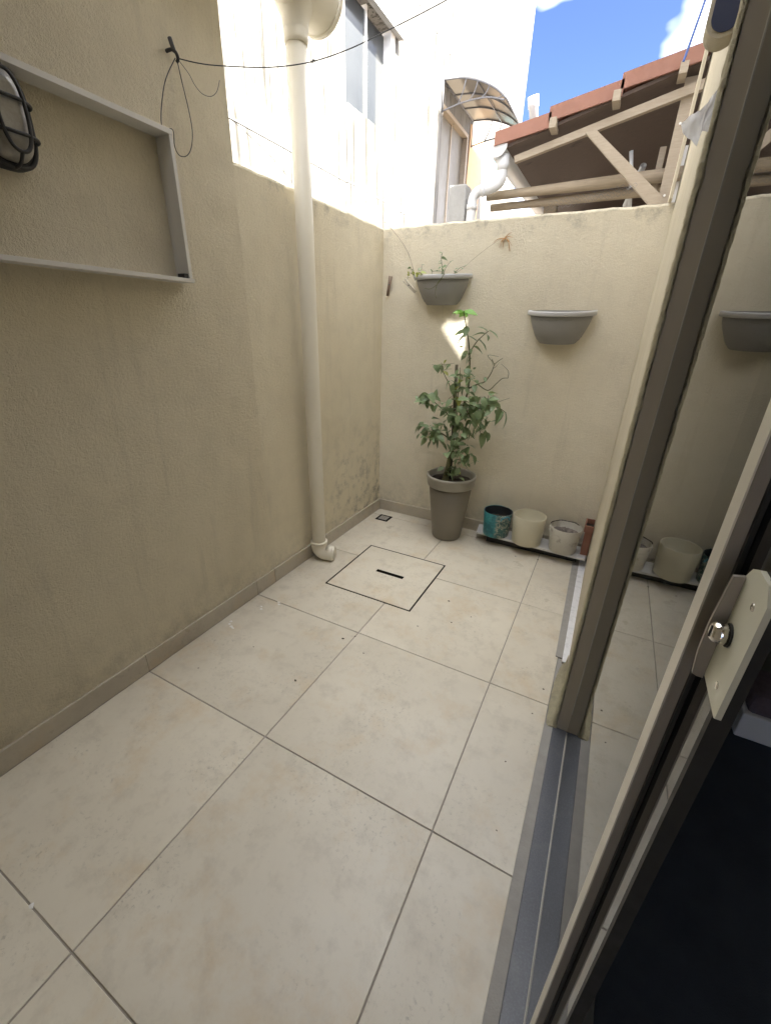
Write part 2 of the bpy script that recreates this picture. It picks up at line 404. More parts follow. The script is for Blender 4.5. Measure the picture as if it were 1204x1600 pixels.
# inspection lid
lid = thing('inspection_cover', ((LID[0]+LID[1])/2, (LID[2]+LID[3])/2, 0), 'square tiled inspection cover with dark rim and slot set in the patio floor', 'manhole cover')
fr = bmesh.new()
for a, b in (((LID[0]-.009, LID[2]-.009), (LID[1]+.009, LID[2])), ((LID[0]-.009, LID[3]), (LID[1]+.009, LID[3]+.009)), ((LID[0]-.009, LID[2]), (LID[0], LID[3])), ((LID[1], LID[2]), (LID[1]+.009, LID[3]))):
    add_box(fr, (*a, -.018), (*b, -.0008))
part('rim', fr, 'steel_dark', lid)
cx0, cx1, cy = .479, .675, 1.295
cov = bmesh.new(); g = .0015
prism([(LID[0]+g, LID[2]+g), (LID[1]-g, LID[2]+g), (LID[1]-g, cy-.016), (LID[0]+g, cy-.016)], -.018, .0002, XY, cov)
prism([(LID[0]+g, cy+.016), (LID[1]-g, cy+.016), (LID[1]-g, LID[3]-g), (LID[0]+g, LID[3]-g)], -.018, .0002, XY, cov)
prism([(LID[0]+g, cy-.016), (cx0, cy-.016), (cx0, cy+.016), (LID[0]+g, cy+.016)], -.018, .0002, XY, cov)
prism([(cx1, cy-.016), (LID[1]-g, cy-.016), (LID[1]-g, cy+.016), (cx1, cy+.016)], -.018, .0002, XY, cov)
bmesh.ops.remove_doubles(cov, verts=cov.verts, dist=.0001)
part('cover_tile', cov, 'tile', lid)
part('slot', box((cx0, cy-.016, -.018), (cx1, cy+.016, -.0012)), 'steel_dark', lid)
# floor drain
dr = thing('floor_drain', (.128, 2.055, 0), 'small square metal floor drain in the back left corner', 'drain')
dx, dy = .128, 2.055
part('pan', box((dx-.056, dy-.056, -.002), (dx+.056, dy+.056, .0015)), 'steel_dark', dr)
gb = bmesh.new()
for s in (-1, 1):
    add_box(gb, (dx-.038, dy+s*.034-.003, .0015), (dx+.038, dy+s*.034+.003, .004)); add_box(gb, (dx+s*.035-.003, dy-.031, .0015), (dx+s*.035+.003, dy+.031, .004))
part('grate_frame', gb, 'cement', dr)
for q in range(5): part('grate_bar', box((dx-.028+q*.0125, dy-.031, .0015), (dx-.028+q*.0125+.005, dy+.031, .0035)), 'alum', dr)
# threshold
th = struct('threshold', box((1.685, -2.6, -.05), (1.80, .60, .004), .003), 'granite')
struct('threshold_kerb', box((1.652, -2.6, -.05), (1.685, .60, .0005)), 'cement')
struct('wall_foot_bed', box((1.653, .601, -.05), (1.71, 2.2256, -.0045)), 'cement')
# strip along the foot of the door wall: cement edge and white tiles
struct('cement_edging', prism([(1.640, 1.03), (1.672, 1.03), (1.659, 2.2), (1.617, 2.2)], -.02, .004, XY), 'cement')
wt = struct('white_tile_strip', prism([(1.672, 1.0), (1.71, 1.0), (1.71, 2.2), (1.659, 2.2)], -.02, .003, XY), 'grout')
for y0, y1 in ((1.0, 1.40), (1.404, 2.01), (2.014, 2.2)):
    f = lambda y: 1.6725-(y-1.0)*.0112
    part('tile', prism([(f(y0), y0), (1.71, y0), (1.71, y1), (f(y1), y1)], .003, .008, XY), 'white_tile', wt)

# ------------------------------------------------------------------ walls
tw = thing('tall_side_wall', (-.1, -.9, 0), 'tall cream plastered wall on the left carrying the lamp and white frame', 'wall')
part('wall_face', box((-.22, -2.6, -.05), (-.012, .855, 2.64)), 'wall', tw)
part('eave', box((-.30, -2.6, 2.845), (.21, .84, 2.90)), 'white_paint', tw)  # unseen, added to shade the top of the wall
lw = thing('low_side_wall', (-.1, 1.6, 0), 'lower cream plastered wall behind the downpipe with mould near the corner', 'wall')
part('wall_face', rough_wall(lambda a, z, d: (d, a, z), .855, YB+.15, -.05, ZW, -.016, -.16, amp=.006, seed=2), 'wall_low', lw)
bw = thing('back_wall', (.9, YB+.07, 0), 'cream plastered back wall with two half-round planters hung on it', 'wall')
part('wall_face', rough_wall(lambda a, z, d: (a, d, z), -.016, 1.72, -.05, ZW, YB, YB+.14, amp=.006, seed=3), 'wall_back', bw)
def baseboard(parent, p0, p1, axis):
    a0, a1 = p0, p1
    if axis == 'y': b = box((-.0118, a0+.001, 0.0005), (.0, a1-.001, .093), .0015)
    else: b = box((a0+.001, YB-.012, .0005), (a1-.001, YB+.0002, .093), .0015)
    return part('baseboard_tile', b, 'tile_base', parent)
for y0, y1 in ((-2.1, -1.4), (-1.4, -.7), (-.7, 0), (0, .7), (.7, .855)): baseboard(tw, y0, y1, 'y')
for y0, y1 in ((.855, 1.4), (1.4, 2.1), (2.1, YB)):
    part('baseboard_tile', box((-.0158, y0+.001, .0005), (.0, y1-.001, .093), .0015), 'tile_base', lw)
for x0, x1 in ((0, .697), (.697, 1.398), (1.398, 1.69)): baseboard(bw, x0, x1, 'x')

# house on the right: door wall, parapet, room behind the glass
hs = thing('house', (2.6, 0, 0), 'cream plastered house wall at right holding the sliding door', 'house')
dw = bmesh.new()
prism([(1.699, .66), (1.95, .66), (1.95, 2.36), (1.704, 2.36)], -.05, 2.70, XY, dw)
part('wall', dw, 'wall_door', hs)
# corner strip where door wall meets back wall, runs up past it
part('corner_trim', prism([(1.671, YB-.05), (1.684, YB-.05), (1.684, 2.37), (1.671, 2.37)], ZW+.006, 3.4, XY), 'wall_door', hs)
# unseen upper wall; its gap is shaped to cast the back wall's sun patch
up_ = bmesh.new()
oy0, oy1, oz0, oz1 = 1.40, 2.36, 2.70, 5.1
def sunhole(x, z, X=1.712):
    k_ = (X-x)/SUN.x; return (YB+SUN.y*k_, z+SUN.z*k_)
hole = [sunhole(*p) for p in ((.44, 1.541), (.49, 1.520), (.55, 1.512), (.645, 1.540), (.648, 1.40), (.645, 1.272), (.60, 1.33), (.52, 1.43))]
outer = [(oy0, oz0), (oy1, oz0), (oy1, oz1), (oy0, oz1)]
def loop(pts): 
    v = [up_.verts.new((1.70, a, b)) for a, b in pts]; return [up_.edges.new((v[i], v[(i+1) % len(v)])) for i in range(len(v))]
eds = loop(outer)+loop(hole)
bmesh.ops.triangle_fill(up_, edges=eds, use_beauty=True)
for f in [f for f in up_.faces]:
    pass
ex = bmesh.ops.extrude_face_region(up_, geom=list(up_.faces)); bmesh.ops.translate(up_, verts=[v for v in ex['geom'] if isinstance(v, bmesh.types.BMVert)], vec=(.022, 0, 0))
part('upper_wall', up_, 'concrete', hs)  # grey chosen to dim the light bounced onto the left wall
part('upper_wall', box((1.70, -2.6, 2.70), (1.722, 1.40, 5.1)), 'concrete', hs)  # unseen stretch, tall enough to block the sun
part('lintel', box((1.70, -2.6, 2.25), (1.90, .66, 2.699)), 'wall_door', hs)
part('rear_wall', box((-.22, -1.75, -.05), (1.65, -1.55, 3.6)), 'wall_door', hs)  # unseen, set close behind the camera to block light from there
part('shade_slab', box((-.30, -2.6, 2.95), (1.6995, -.1, 3.10)), 'white_paint', hs)  # unseen slab added above the camera to darken the front
part('carport_shade_wall', box((1.95, 2.36, -.05), (2.15, 4.6, 5.8)), 'white_paint', hs)  # unseen wall added to keep the sun off the carport
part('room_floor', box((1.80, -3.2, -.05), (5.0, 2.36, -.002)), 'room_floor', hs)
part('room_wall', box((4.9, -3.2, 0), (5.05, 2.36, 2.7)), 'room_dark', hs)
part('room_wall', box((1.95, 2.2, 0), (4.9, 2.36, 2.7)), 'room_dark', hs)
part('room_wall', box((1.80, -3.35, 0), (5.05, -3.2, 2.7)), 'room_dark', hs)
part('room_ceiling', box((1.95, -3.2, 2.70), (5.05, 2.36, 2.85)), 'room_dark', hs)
# raw plaster lip beside the door frame
def raw_lip():
    bm = bmesh.new(); n = 300; rows = []
    for i in range(n+1):
        z = .0+2.69*i/n; rr = random.Random(900+i)
        j = noise.noise((z*16, 1.3, 0))*.0034+noise.noise((z*60, 4.3, 0))*.0034+rr.uniform(-.0014, .0014)
        fl = .012*math.exp(-z*30)
        y0 = .592+rr.uniform(-.0012, .0012)
        rows.append([bm.verts.new((1.6965+j, y0+.004, z)), bm.verts.new((1.693+j*.5, y0-.001, z)), bm.verts.new((1.686-fl*.5+rr.uniform(-.0012, .0012), y0+.003+rr.uniform(-.002, .002), z)),
                     bm.verts.new((1.683-fl+rr.uniform(-.001, .001), y0+.02+rr.uniform(-.003, .003), z)), bm.verts.new((1.690-fl*1.3, y0+.05, z)), bm.verts.new((1.701, y0+.075, z))])
    for A, B in zip(rows, rows[1:]):
        for k in range(5): bm.faces.new((A[k], A[k+1], B[k+1], B[k]))
        bm.faces.new((A[5], A[0], B[0], B[5]))
    return bm
part('raw_plaster_edge', raw_lip(), 'plaster_raw', hs)
# rough plaster toe at the foot of the wall
def toe():
    bm = bmesh.new(); rows = []
    for i in range(23):
        y = .592+.46*i/22; rr = random.Random(70+i); q = noise.noise((y*9, 7, 0))
        w_ = .034*(1-max(0, (i-13)/9))+.004*q
        rows.append([bm.verts.new((1.694-w_-.004+rr.uniform(-.002, .002), y, -.002)), bm.verts.new((1.694-w_*.8, y, .004+rr.uniform(0, .003))), bm.verts.new((1.694-w_*.35, y, .008+rr.uniform(0, .004))), bm.verts.new((1.698, y, .022+.012*q)), bm.verts.new((1.698, y, -.002))])
    for A, B in zip(rows, rows[1:]):
        for k in range(4): bm.faces.new((A[k], A[k+1], B[k+1], B[k]))
    bm.faces.new(rows[0]); bm.faces.new(rows[-1][::-1])
    return bm
part('plaster_toe', toe(), 'plaster_raw', hs)

# ------------------------------------------------------------------ sliding glass door
sdr = thing('sliding_glass_door', (1.76, .1, 0), 'sliding glass door with aluminium stile and pale lock handle at right', 'door')
part('jamb', box((1.697, .597, .004), (1.80, .659, 2.249), .001), 'bronze', sdr)
gl = part('glass_pane', box((GX, -.462, .006), (GX+.006, .5965, 2.24)), 'glass', sdr)
bead = bmesh.new()
add_tube(bead, [(GX-.0008, .594, z*.1) for z in range(1, 23)], .0014, 6)
part('glazing_bead', bead, 'silicone', sdr)
bead = tube([(GX-.001+.0009*noise.noise((y*.1*5, 0, 3)), .59-y*.04, .0045) for y in range(26)], [.0017+.0009*abs(noise.noise((y*.3, 1, 0))) for y in range(26)], 6)
part('silicone_seal', bead, 'silicone', sdr)
st = part('stile', box((1.7255, -.398, .01), (GX-.0005, -.374, 2.23), .0008), 'alum_shaded', sdr)  # shade on the end face is in the darker metal colour
part('stile_lit_strip', box((1.7240, -.3975, .01), (1.7254, -.3715, 2.23)), 'alum', st)  # paler strip paints the light falling on the patio side
part('stile_gasket', box((GX-.0040, -.404, .01), (GX-.0005, -.3985, 2.23)), 'rubber', st)
part('edge_profile', box((GX-.0015, -.4705, .006), (GX+.012, -.4625, 2.24)), 'rubber', sdr)
hd = part('handle_plate', prism([(-.438, 1.314), (-.449, 1.319), (-.472, 1.319), (-.4835, 1.308), (-.4835, 1.206), (-.481, 1.2045), (-.434, 1.206), (-.4305, 1.212), (-.4305, 1.304)], 1.7345, 1.7385, YZ), 'handle', sdr)
fl = bmesh.new()
pf = [(1.7270, 1.3025), (1.7343, 1.304), (1.7343, 1.2025), (1.7300, 1.2025), (1.7262, 1.204), (1.7240, 1.229), (1.7240, 1.259), (1.7260, 1.289)]
prism(pf, -.4335, -.4300, XZ, fl)
part('handle_flange', fl, 'alum_shaded', hd)  # flange darkened by colour for the shade on it
kn = bmesh.new()
add_tube(kn, [(1.7344, -.4465, 1.258), (1.729, -.4465, 1.258), (1.7245, -.4465, 1.258), (1.7228, -.4465, 1.258)], [.0085, .0085, .0080, .006], 20)
part('lock_cylinder', kn, 'chrome', hd)
for zz_ in (1.222, 1.296): part('screw', tube([(1.7346, -.4640, zz_), (1.7338, -.4640, zz_)], [.0034, .0028], 12), 'chrome', hd)
part('lock_bezel', tube([(1.7346, -.4465, 1.258), (1.7332, -.4465, 1.258)], .0096, 20), 'rubber', hd)
part('key_slot', box((1.7221, -.4473, 1.253), (1.7229, -.4457, 1.263)), 'rubber', hd)

# things in the dark room
rug = bmesh.new(); prism([(1.86, -1.6), (3.0, -1.7), (3.1, .9), (1.9, .95)], -.002, .012, XY, rug)
single('floor_mat', rug, 'mat_dark', 'dark mat on the floor of the unlit room behind the door', 'mat')
bx_ = thing('storage_box', (2.52, .93, 0), 'pale box under a dark cloth in the unlit room behind the glass', 'box')
part('body', box((2.33, .90, .012), (2.56, 1.12, .13), .006), 'frame_white', bx_)
cl = bmesh.new(); add_box(cl, (2.34, .91, .131), (2.56, 1.11, .22), .02)
for v in cl.verts: v.co += Vector((noise.noise(v.co*20), noise.noise(v.co*23+Vector((3, 1, 0))), noise.noise(v.co*19+Vector((0, 5, 0)))))*.01
single('folded_cloth', cl, 'cloth_purple', 'dark mauve folded cloth lying on the pale box indoors', 'cloth')

# ================================================================== DOWNPIPE
PX, PY, PR = .06, 1.235, .0445
dp = thing('downpipe', (PX, PY, 0), 'cream plastic downpipe standing against the left wall', 'pipe')
part('pipe', tube([(PX, PY, z) for z in (.115, .6, 1.2, 1.8, 2.66)], PR, 28), 'pvc', dp)
el = bmesh.new()
ep = [(PX, PY, .135), (PX, PY, .10)]
for i in range(1, 8):
    a = R(90*i/8); ep.append((PX+.055*(1-math.cos(a))*.9, PY+.055*(1-math.cos(a))*.35, .10-.052*math.sin(a)))
ep += [(PX+.075, PY+.026, .047), (PX+.092, PY+.032, .046)]
add_tube(el, ep, .053, 28)
part('elbow', el, 'pvc', dp)
part('elbow_lip', tube([(PX, PY, .137), (PX, PY, .122)], .057, 28), 'pvc', dp)
part('elbow_lip', tube([(PX+.086, PY+.030, .0465), (PX+.101, PY+.035, .0455)], .047, 24), 'pvc', dp)
part('socket', tube([(PX, PY, 2.615), (PX, PY, 2.63), (PX, PY, 2.72)], [.050, .054, .054], 28), 'pvc', dp)
# half-round gutter over it, runs toward the viewer
def half_gutter(p0, p1, r, wall=.004, n=18):
    bm = bmesh.new(); p0 = Vector(p0); p1 = Vector(p1); d = (p1-p0).normalized(); s = d.cross(Vector((0, 0, 1))).normalized(); rows = []
    for p in (p0, p1):
        o_ = [bm.verts.new(p+r*(math.cos(math.pi+math.pi*k/n)*s+math.sin(math.pi+math.pi*k/n)*Vector((0, 0, 1)))) for k in range(n+1)]
        i_ = [bm.verts.new(p+(r-wall)*(math.cos(math.pi+math.pi*k/n)*s+math.sin(math.pi+math.pi*k/n)*Vector((0, 0, 1)))) for k in range(n, -1, -1)]
        rows.append(o_+i_)
    A, B = rows; m_ = len(A)
    for k in range(m_): f = bm.faces.new((A[k], A[(k+1) % m_], B[(k+1) % m_], B[k])); f.smooth = True
    return bm
def half_disc(p, d, r, t, n=18):
    bm = bmesh.new(); p = Vector(p); d = Vector(d).normalized(); s = d.cross(Vector((0, 0, 1))).normalized()
    A = [bm.verts.new(p+r*(math.cos(math.pi+math.pi*k/n)*s+math.sin(math.pi+math.pi*k/n)*Vector((0, 0, 1)))) for k in range(n+1)]
    B = [bm.verts.new(v.co+d*t) for v in A]
    bm.faces.new(A); bm.faces.new(B[::-1])
    for k in range(n+1): bm.faces.new((A[k], A[(k+1) % (n+1)], B[(k+1) % (n+1)], B[k]))
    return bm
gt = thing('roof_gutter', (.07, .6, 2.7), 'half-round cream gutter feeding the downpipe at the top edge', 'gutter')
part('trough', half_gutter((.07, -2.2, 2.83), (.07, 1.40, 2.83), .115), 'pvc', gt)
part('end_cap', half_disc((.07, 1.4005, 2.83), (0, 1, 0), .122, .02), 'pvc', gt)
part('outlet', lathe([(.055, 2.66), (.060, 2.70), (.085, 2.745)], (PX, PY, 0), 28), 'pvc', gt)

# gutter end over the door wall, seen from below
ge = thing('gutter_end', (1.66, .8, 2.14), 'dark round-bottomed gutter end with cream rim at the top of the door wall', 'gutter')
def capsule(cx, cz, r, h, n=24):
    return [(cx+r*math.cos(math.pi+math.pi*k/n), cz+r*math.sin(math.pi+math.pi*k/n)*1.0) for k in range(n+1)]+[(cx+r, cz+h), (cx-r, cz+h)]
part('rim', prism(capsule(1.669, 2.150, .037, .3), .74, .80, XZ), 'wall_door', ge)
part('shaded_plate', prism(capsule(1.671, 2.153, .031, .3), .737, .7395, XZ), simple('gutter_shadowed_navy', (.035, .045, .10), .45), ge)  # flat navy plate: shade under the gutter end put into colour

# ================================================================== FRAME, LAMP, HOOK, LINES on the tall wall
wf = thing('wall_frame', (.02, .05, 1.63), 'white shallow box frame fixed round the wall lamp', 'frame')
FX = .062
part('frame_rail', box((-.012, -.75, 2.078), (FX, .502, 2.094), .001), 'frame_white', wf)
part('frame_rail', box((-.012, -.75, 1.620), (FX, .508, 1.634), .001), 'frame_white', wf)
part('frame_side', box((-.012, .487, 1.6345), (FX-.001, .501, 2.0775), .001), 'frame_white', wf)
part('frame_side', box((-.012, -.764, 1.620), (FX, -.7505, 2.094), .001), 'frame_white', wf)
part('corner_bracket', box((.02, .466, 1.6345), (.058, .4865, 1.650), .002), 'black_metal', wf)

lp = thing('bulkhead_lamp', (.0, -.03, 1.95), 'black caged oval bulkhead lamp inside the white frame', 'lamp')
LY, LZ = -.008, 1.972
def oval(a, b, n=40, sq=3.0):
    out = []
    for k in range(n):
        t = 2*math.pi*k/n; c, s = math.cos(t), math.sin(t)
        out.append((a*math.copysign(abs(c)**(2/sq), c), b*math.copysign(abs(s)**(2/sq), s)))
    return out
def oval_loft(levels, mat_n=40):
    bm = bmesh.new(); rings = []
    for x, a, b in levels: rings.append([bm.verts.new((x, LY+p, LZ+q)) for p, q in oval(a, b)])
    for A, B in zip(rings, rings[1:]):
        for k in range(40): f = bm.faces.new((A[k], A[(k+1) % 40], B[(k+1) % 40], B[k])); f.smooth = True
    bm.faces.new(rings[-1]); return bm
part('base', oval_loft([(-.012, .072, .118), (.018, .072, .118), (.022, .066, .112), (.022, .058, .104)]), 'black_metal', lp)
part('diffuser', oval_loft([(.020, .057, .103), (.045, .053, .098), (.062, .042, .085), (.070, .022, .060)]), 'frost', lp)
cg = lp
def cagebar(pts, r=.0048): part('cage_bar', tube(pts, r, 8), 'black_metal', cg)
for zz in (-.045, .03):
    cagebar(spline([(.018, LY-.068, LZ+zz), (.05, LY-.062, LZ+zz), (.074, LY-.035, LZ+zz), (.078, LY, LZ+zz), (.074, LY+.035, LZ+zz), (.05, LY+.062, LZ+zz), (.018, LY+.068, LZ+zz)], 5))
ov = oval(.034, .086, 36, 2.4); part('cage_ring', tube([(.077, LY+a, LZ+b) for a, b in ov], .0048, 8, closed=True), 'black_metal', cg)
ov = oval(.066, .112, 40, 3); part('cage_ring', tube([(.024, LY+a, LZ+b) for a, b in ov], .006, 8, closed=True), 'black_metal', cg)
for s in (-1, 1): cagebar(spline([(.077, LY, LZ+s*.086), (.055, LY, LZ+s*.108), (.022, LY, LZ+s*.115)], 4))

hk = thing('wall_hook', (.0, .597, 2.335), 'dark hook in the wall with loops of wire hanging from it', 'hook')
hb = tube(spline([(-.014, .587, 2.345), (.012, .590, 2.346), (.024, .596, 2.338), (.022, .604, 2.326), (.012, .606, 2.320)], 4), .0055, 8)
part('anchor', hb, 'black_metal', hk)
hb = tube(spline([(.012, .588, 2.375), (.016, .590, 2.358), (.018, .596, 2.340)], 4), [.007]*8+[.005], 8)
part('wire_knot', hb, 'wire', hk)
L1 = [(.018, .596, 2.325), (.016, .556, 2.269), (.014, .53, 2.218), (.008, .509, 2.142), (.01, .508, 2.105), (.05, .515, 2.099), (.03, .530, 2.06), (.012, .562, 2.044), (.012, .595, 2.053), (.012, .621, 2.085), (.014, .634, 2.137), (.014, .629, 2.2), (.015, .615, 2.266), (.018, .602, 2.325)]
part('wire_loop', tube(spline(L1, 6), .0016, 6), 'wire', hk)
L2 = [(.018, .604, 2.327), (.015, .65, 2.305), (.012, .674, 2.284), (.008, .709, 2.272), (.006, .753, 2.28), (.008, .785, 2.306), (.008, .805, 2.346)]
part('wire_loop', tube(spline(L2, 6), .0010, 6), 'wire', hk)
LN = [(.020, .599, 2.326), (.083, .637, 2.316), (.149, .677, 2.313), (.293, .764, 2.317), (.421, .84, 2.338), (.538, .91, 2.378), (.645, .974, 2.428), (.74, 1.031, 2.474), (.828, 1.084, 2.519), (.943, 1.153, 2.58), (1.25, 1.34, 2.76), (1.70, 1.60, 3.02)]
cl_ = bmesh.new(); sp = spline(LN, 6); add_tube(cl_, sp, .0017, 6)
for q in range(3):
    p = Vector((.43, .845, 2.340)); add_tube(cl_, [p+Vector((-.006, -.003+.002*q, -.002)), p+Vector((0, .003-q*.002, .004)), p+Vector((.006, .003, 0))], .0028, 6)
single('clothes_line', cl_, 'wire', 'dark wire clothes line stretched from the wall hook across the patio', 'wire')
cl_ = tube(spline([(-.26, .95, 2.39), (-.231, 1.107, 2.353), (-.196, 1.211, 2.303), (-.164, 1.308, 2.249), (-.132, 1.404, 2.175), (-.11, 1.46, 2.118)], 4), .0012, 6)
single('thin_wire', cl_, 'wire', 'thin wire running down behind the downpipe to the low wall top', 'wire')

# ================================================================== BACK WALL THINGS
def half_planter(name, cx, ztop, w, h, depth, label, tilt=0):
    t = thing(name, (cx, YB, ztop-h), label, 'planter', 'half-round planters on the back wall')
    sq = depth/(w/2); ang = (math.pi, 2*math.pi); rw = w/2
    z0 = ztop-h
    body = lathe([(.001, z0), (rw*.52, z0), (rw*.55, z0+.004), (rw*.60, z0+.018), (rw*.625, z0+.020), (rw*.665, z0+.036), (rw*.685, z0+.038), (rw*.80, ztop-h*.52), (rw*.87, ztop-h*.32), (rw*.905, ztop-.026), (rw*.88, ztop-.026), (rw*.76, ztop-h*.48), (rw*.5, z0+.01), (.001, z0+.01)], (cx, YB, 0), 30, sq, ang)
    part('bowl', body, 'planter', t)
    rim = lathe([(rw*.89, ztop-.028), (rw*.985, ztop-.026), (rw, ztop-.02), (rw, ztop-.006), (rw*.985, ztop), (rw*.90, ztop), (rw*.88, ztop-.004), (rw*.88, ztop-.026)], (cx, YB, 0), 30, sq, ang)
    part('rim', rim, 'planter_rim', t)
    part('back_plate', prism([(cx-rw*.9, ztop-.002), (cx+rw*.9, ztop-.002), (cx+rw*.52, z0), (cx-rw*.52, z0)], YB-.006, YB-.0005, XZ), 'planter', t)
    sl = bmesh.new(); n = 24
    vs2 = [sl.verts.new((cx+rw*.86*math.cos(math.pi+math.pi*k/n), YB-.006+rw*.86*sq*math.sin(math.pi+math.pi*k/n), ztop-.045+random.uniform(-.006, .006))) for k in range(n+1)]
    c0 = sl.verts.new((cx, YB-.05, ztop-.03))
    for k in range(n): sl.faces.new((vs2[k], vs2[k+1], c0))
    part('soil', sl, 'soil', t)
    t.rotation_euler.x = tilt
    return t
half_planter('wall_planter', 1.243, 1.603, .400, .188, .165, 'empty grey half-round planter hung on the back wall at right', R(6))
half_planter('wall_planter', .452, 1.815, .405, .182, .165, 'grey half-round planter with straggly weeds hung near the corner', R(5))

# leaves
def leaf_mesh(name, wd, curl, n=5):
    bm = bmesh.new(); Lr = []
    for i in range(n+1):
        t = i/n; ww = wd*math.sin(math.pi*min(1, t*.96+.02)**.8)*(1-.25*t); z = -curl*t*t
        if i == n: ww = .001
        Lr.append((bm.verts.new((t, -ww, z+.28*ww)), bm.verts.new((t, 0, z)), bm.verts.new((t, ww, z+.28*ww))))
    for A, B in zip(Lr, Lr[1:]):
        for k in range(2): f = bm.faces.new((A[k], B[k], B[k+1], A[k+1])); f.smooth = True
    return bm
LEAVES = {}
for key, mt in (('leaf', 'leaf'), ('leaf_new', 'leaf_new'), ('leaf_yel', 'leaf_yel')):
    LEAVES[key] = [finish('leaf', leaf_mesh('leaf', wd, cu), mt) for wd, cu in ((.33, .25), (.38, .45), (.29, .12), (.35, .35))]
def put_leaf(parent, p, d, L_, kind='leaf', rnd=random):
    o = bpy.data.objects.new('leaf', rnd.choice(LEAVES[kind])); COL.objects.link(o); o.parent = parent
    d = Vector(d).normalized(); q = d.to_track_quat('X', 'Z')
    from mathutils import Quaternion
    q = q @ Quaternion((1, 0, 0), rnd.uniform(-.7, .7))
    o.location = Vector(p)-Vector(parent.location); o.rotation_mode = 'QUATERNION'; o.rotation_quaternion = q; o.scale = (L_, L_*rnd.uniform(.85, 1.15), L_)
    return o

# weeds in the corner planter
wd = thing('weeds', (.46, 2.12, 1.76), 'straggly half-dead weeds growing in the corner planter', 'weed')
rw = random.Random(5)
def weed(pts, r, leaves, kind='leaf', L_=.03):
    P = spline(pts, 4); part('stem', tube(P, [r*(1-.6*i/len(P)) for i in range(len(P))], 6), 'stem', wd)
    for i in range(leaves):
        p = P[int(len(P)*(.35+.65*(i+.5)/leaves))-1]
        put_leaf(wd, p, (rw.uniform(-1, 1), rw.uniform(-1, .3), rw.uniform(-.3, .8)), L_*rw.uniform(.7, 1.3), kind, rw)
weed([(.475, 2.13, 1.76), (.478, 2.12, 1.83), (.470, 2.11, 1.895), (.480, 2.10, 1.925)], .003, 7, 'leaf', .035)
weed([(.48, 2.13, 1.79), (.505, 2.11, 1.84), (.54, 2.10, 1.875)], .002, 4, 'leaf', .03)
weed([(.33, 2.12, 1.77), (.335, 2.11, 1.83), (.345, 2.09, 1.865)], .0022, 4, 'leaf', .026)
weed([(.29, 2.12, 1.77), (.275, 2.09, 1.825), (.27, 2.08, 1.85)], .0018, 3, 'leaf', .024)
weed([(.30, 2.13, 1.79), (.27, 2.07, 1.815), (.262, 2.05, 1.775)], .0022, 5, 'leaf_yel', .032)
weed([(.36, 2.12, 1.79), (.345, 2.05, 1.815), (.335, 2.04, 1.775)], .0022, 5, 'leaf_yel', .034)
weed([(.55, 2.12, 1.79), (.60, 2.09, 1.83), (.645, 2.07, 1.84)], .002, 4, 'leaf', .028)
weed([(.42, 2.12, 1.78), (.43, 2.07, 1.815), (.47, 2.06, 1.818), (.52, 2.05, 1.812)], .0018, 5, 'leaf', .026)
weed([(.50, 2.11, 1.79), (.52, 2.05, 1.80), (.49, 2.03, 1.745), (.44, 2.03, 1.715), (.40, 2.03, 1.72)], .0026, 0)
weed([(.52, 2.10, 1.80), (.49, 2.035, 1.755), (.475, 2.03, 1.70), (.485, 2.03, 1.66)], .0030, 1, 'leaf', .02)

# dried root tuft hooked high on the wall and its strands
rt_ = thing('dried_root', (.834, YB-.02, 1.97), 'dried orange root tuft stuck high on the back wall', 'root')
rr_ = random.Random(3)
for q in range(9):
    a = rr_.uniform(-2.9, .6); l_ = rr_.uniform(.03, .075)
    P = [(.834, YB-.004, 2.000), (.834+l_*.5*math.cos(a), YB-.016, 2.000+l_*.4*math.sin(a)+.006), (.834+l_*math.cos(a), YB-.01, 2.0+l_*math.sin(a))]
    part('strand', tube(spline(P, 4), [.0032-.0003*i for i in range(9)], 6), 'dry', rt_)
part('strand', tube(spline([(.834, YB-.006, 2.0), (.862, YB-.02, 1.985), (.878, YB-.012, 1.93)], 5), .0028, 6), 'dry', rt_)
single('twine', tube(spline([(.83, 2.219, 2.0), (.805, 2.20, 1.989), (.738, 2.19, 1.948), (.661, 2.18, 1.892), (.591, 2.17, 1.835), (.53, 2.15, 1.806)], 5), .0014, 6), 'twine', 'pale twine strung from the dried root down to the weedy planter', 'twine')
single('cord', tube(spline([(.0, 2.205, 2.14), (.02, 2.20, 2.13), (.132, 2.195, 2.027), (.209, 2.18, 1.93), (.268, 2.15, 1.812)], 5), .0022, 6), 'pole', 'cord hanging from the wall corner to the weedy planter', 'cord')
# clothes pegs
def peg(name, p0, p1, mat, label):
    t = thing(name, p1, label, 'clothes peg', 'wooden clothes pegs'); p0 = Vector(p0); p1 = Vector(p1); d = (p1-p0); L_ = d.length; d.normalize()
    s = d.cross(Vector((0, 1, 0))).normalized()
    for sg in (-1, 1):
        q0 = p0+s*sg*.009; q1 = p0+d*L_*.45+s*sg*.0055; q2 = p1+s*sg*.005
        b = bmesh.new(); add_tube(b, [q0, q1, q2], [.0058, .0062, .005], 4); part('jaw', b, mat, t)
    c = p0+d*L_*.42; part('spring', tube([c-Vector((0, .008, 0)), c+Vector((0, .008, 0))], .0045, 8), 'iron', t)
peg('clothes_peg', (.058, 2.205, 1.815), (.036, 2.205, 1.690), 'woodpin', 'dark wooden clothes peg hanging against the wall corner')
peg('clothes_peg', (.218, 2.10, 1.775), (.315, 2.075, 1.700), 'woodpin_pale', 'pale wooden clothes peg clipped to the side of the weedy planter')

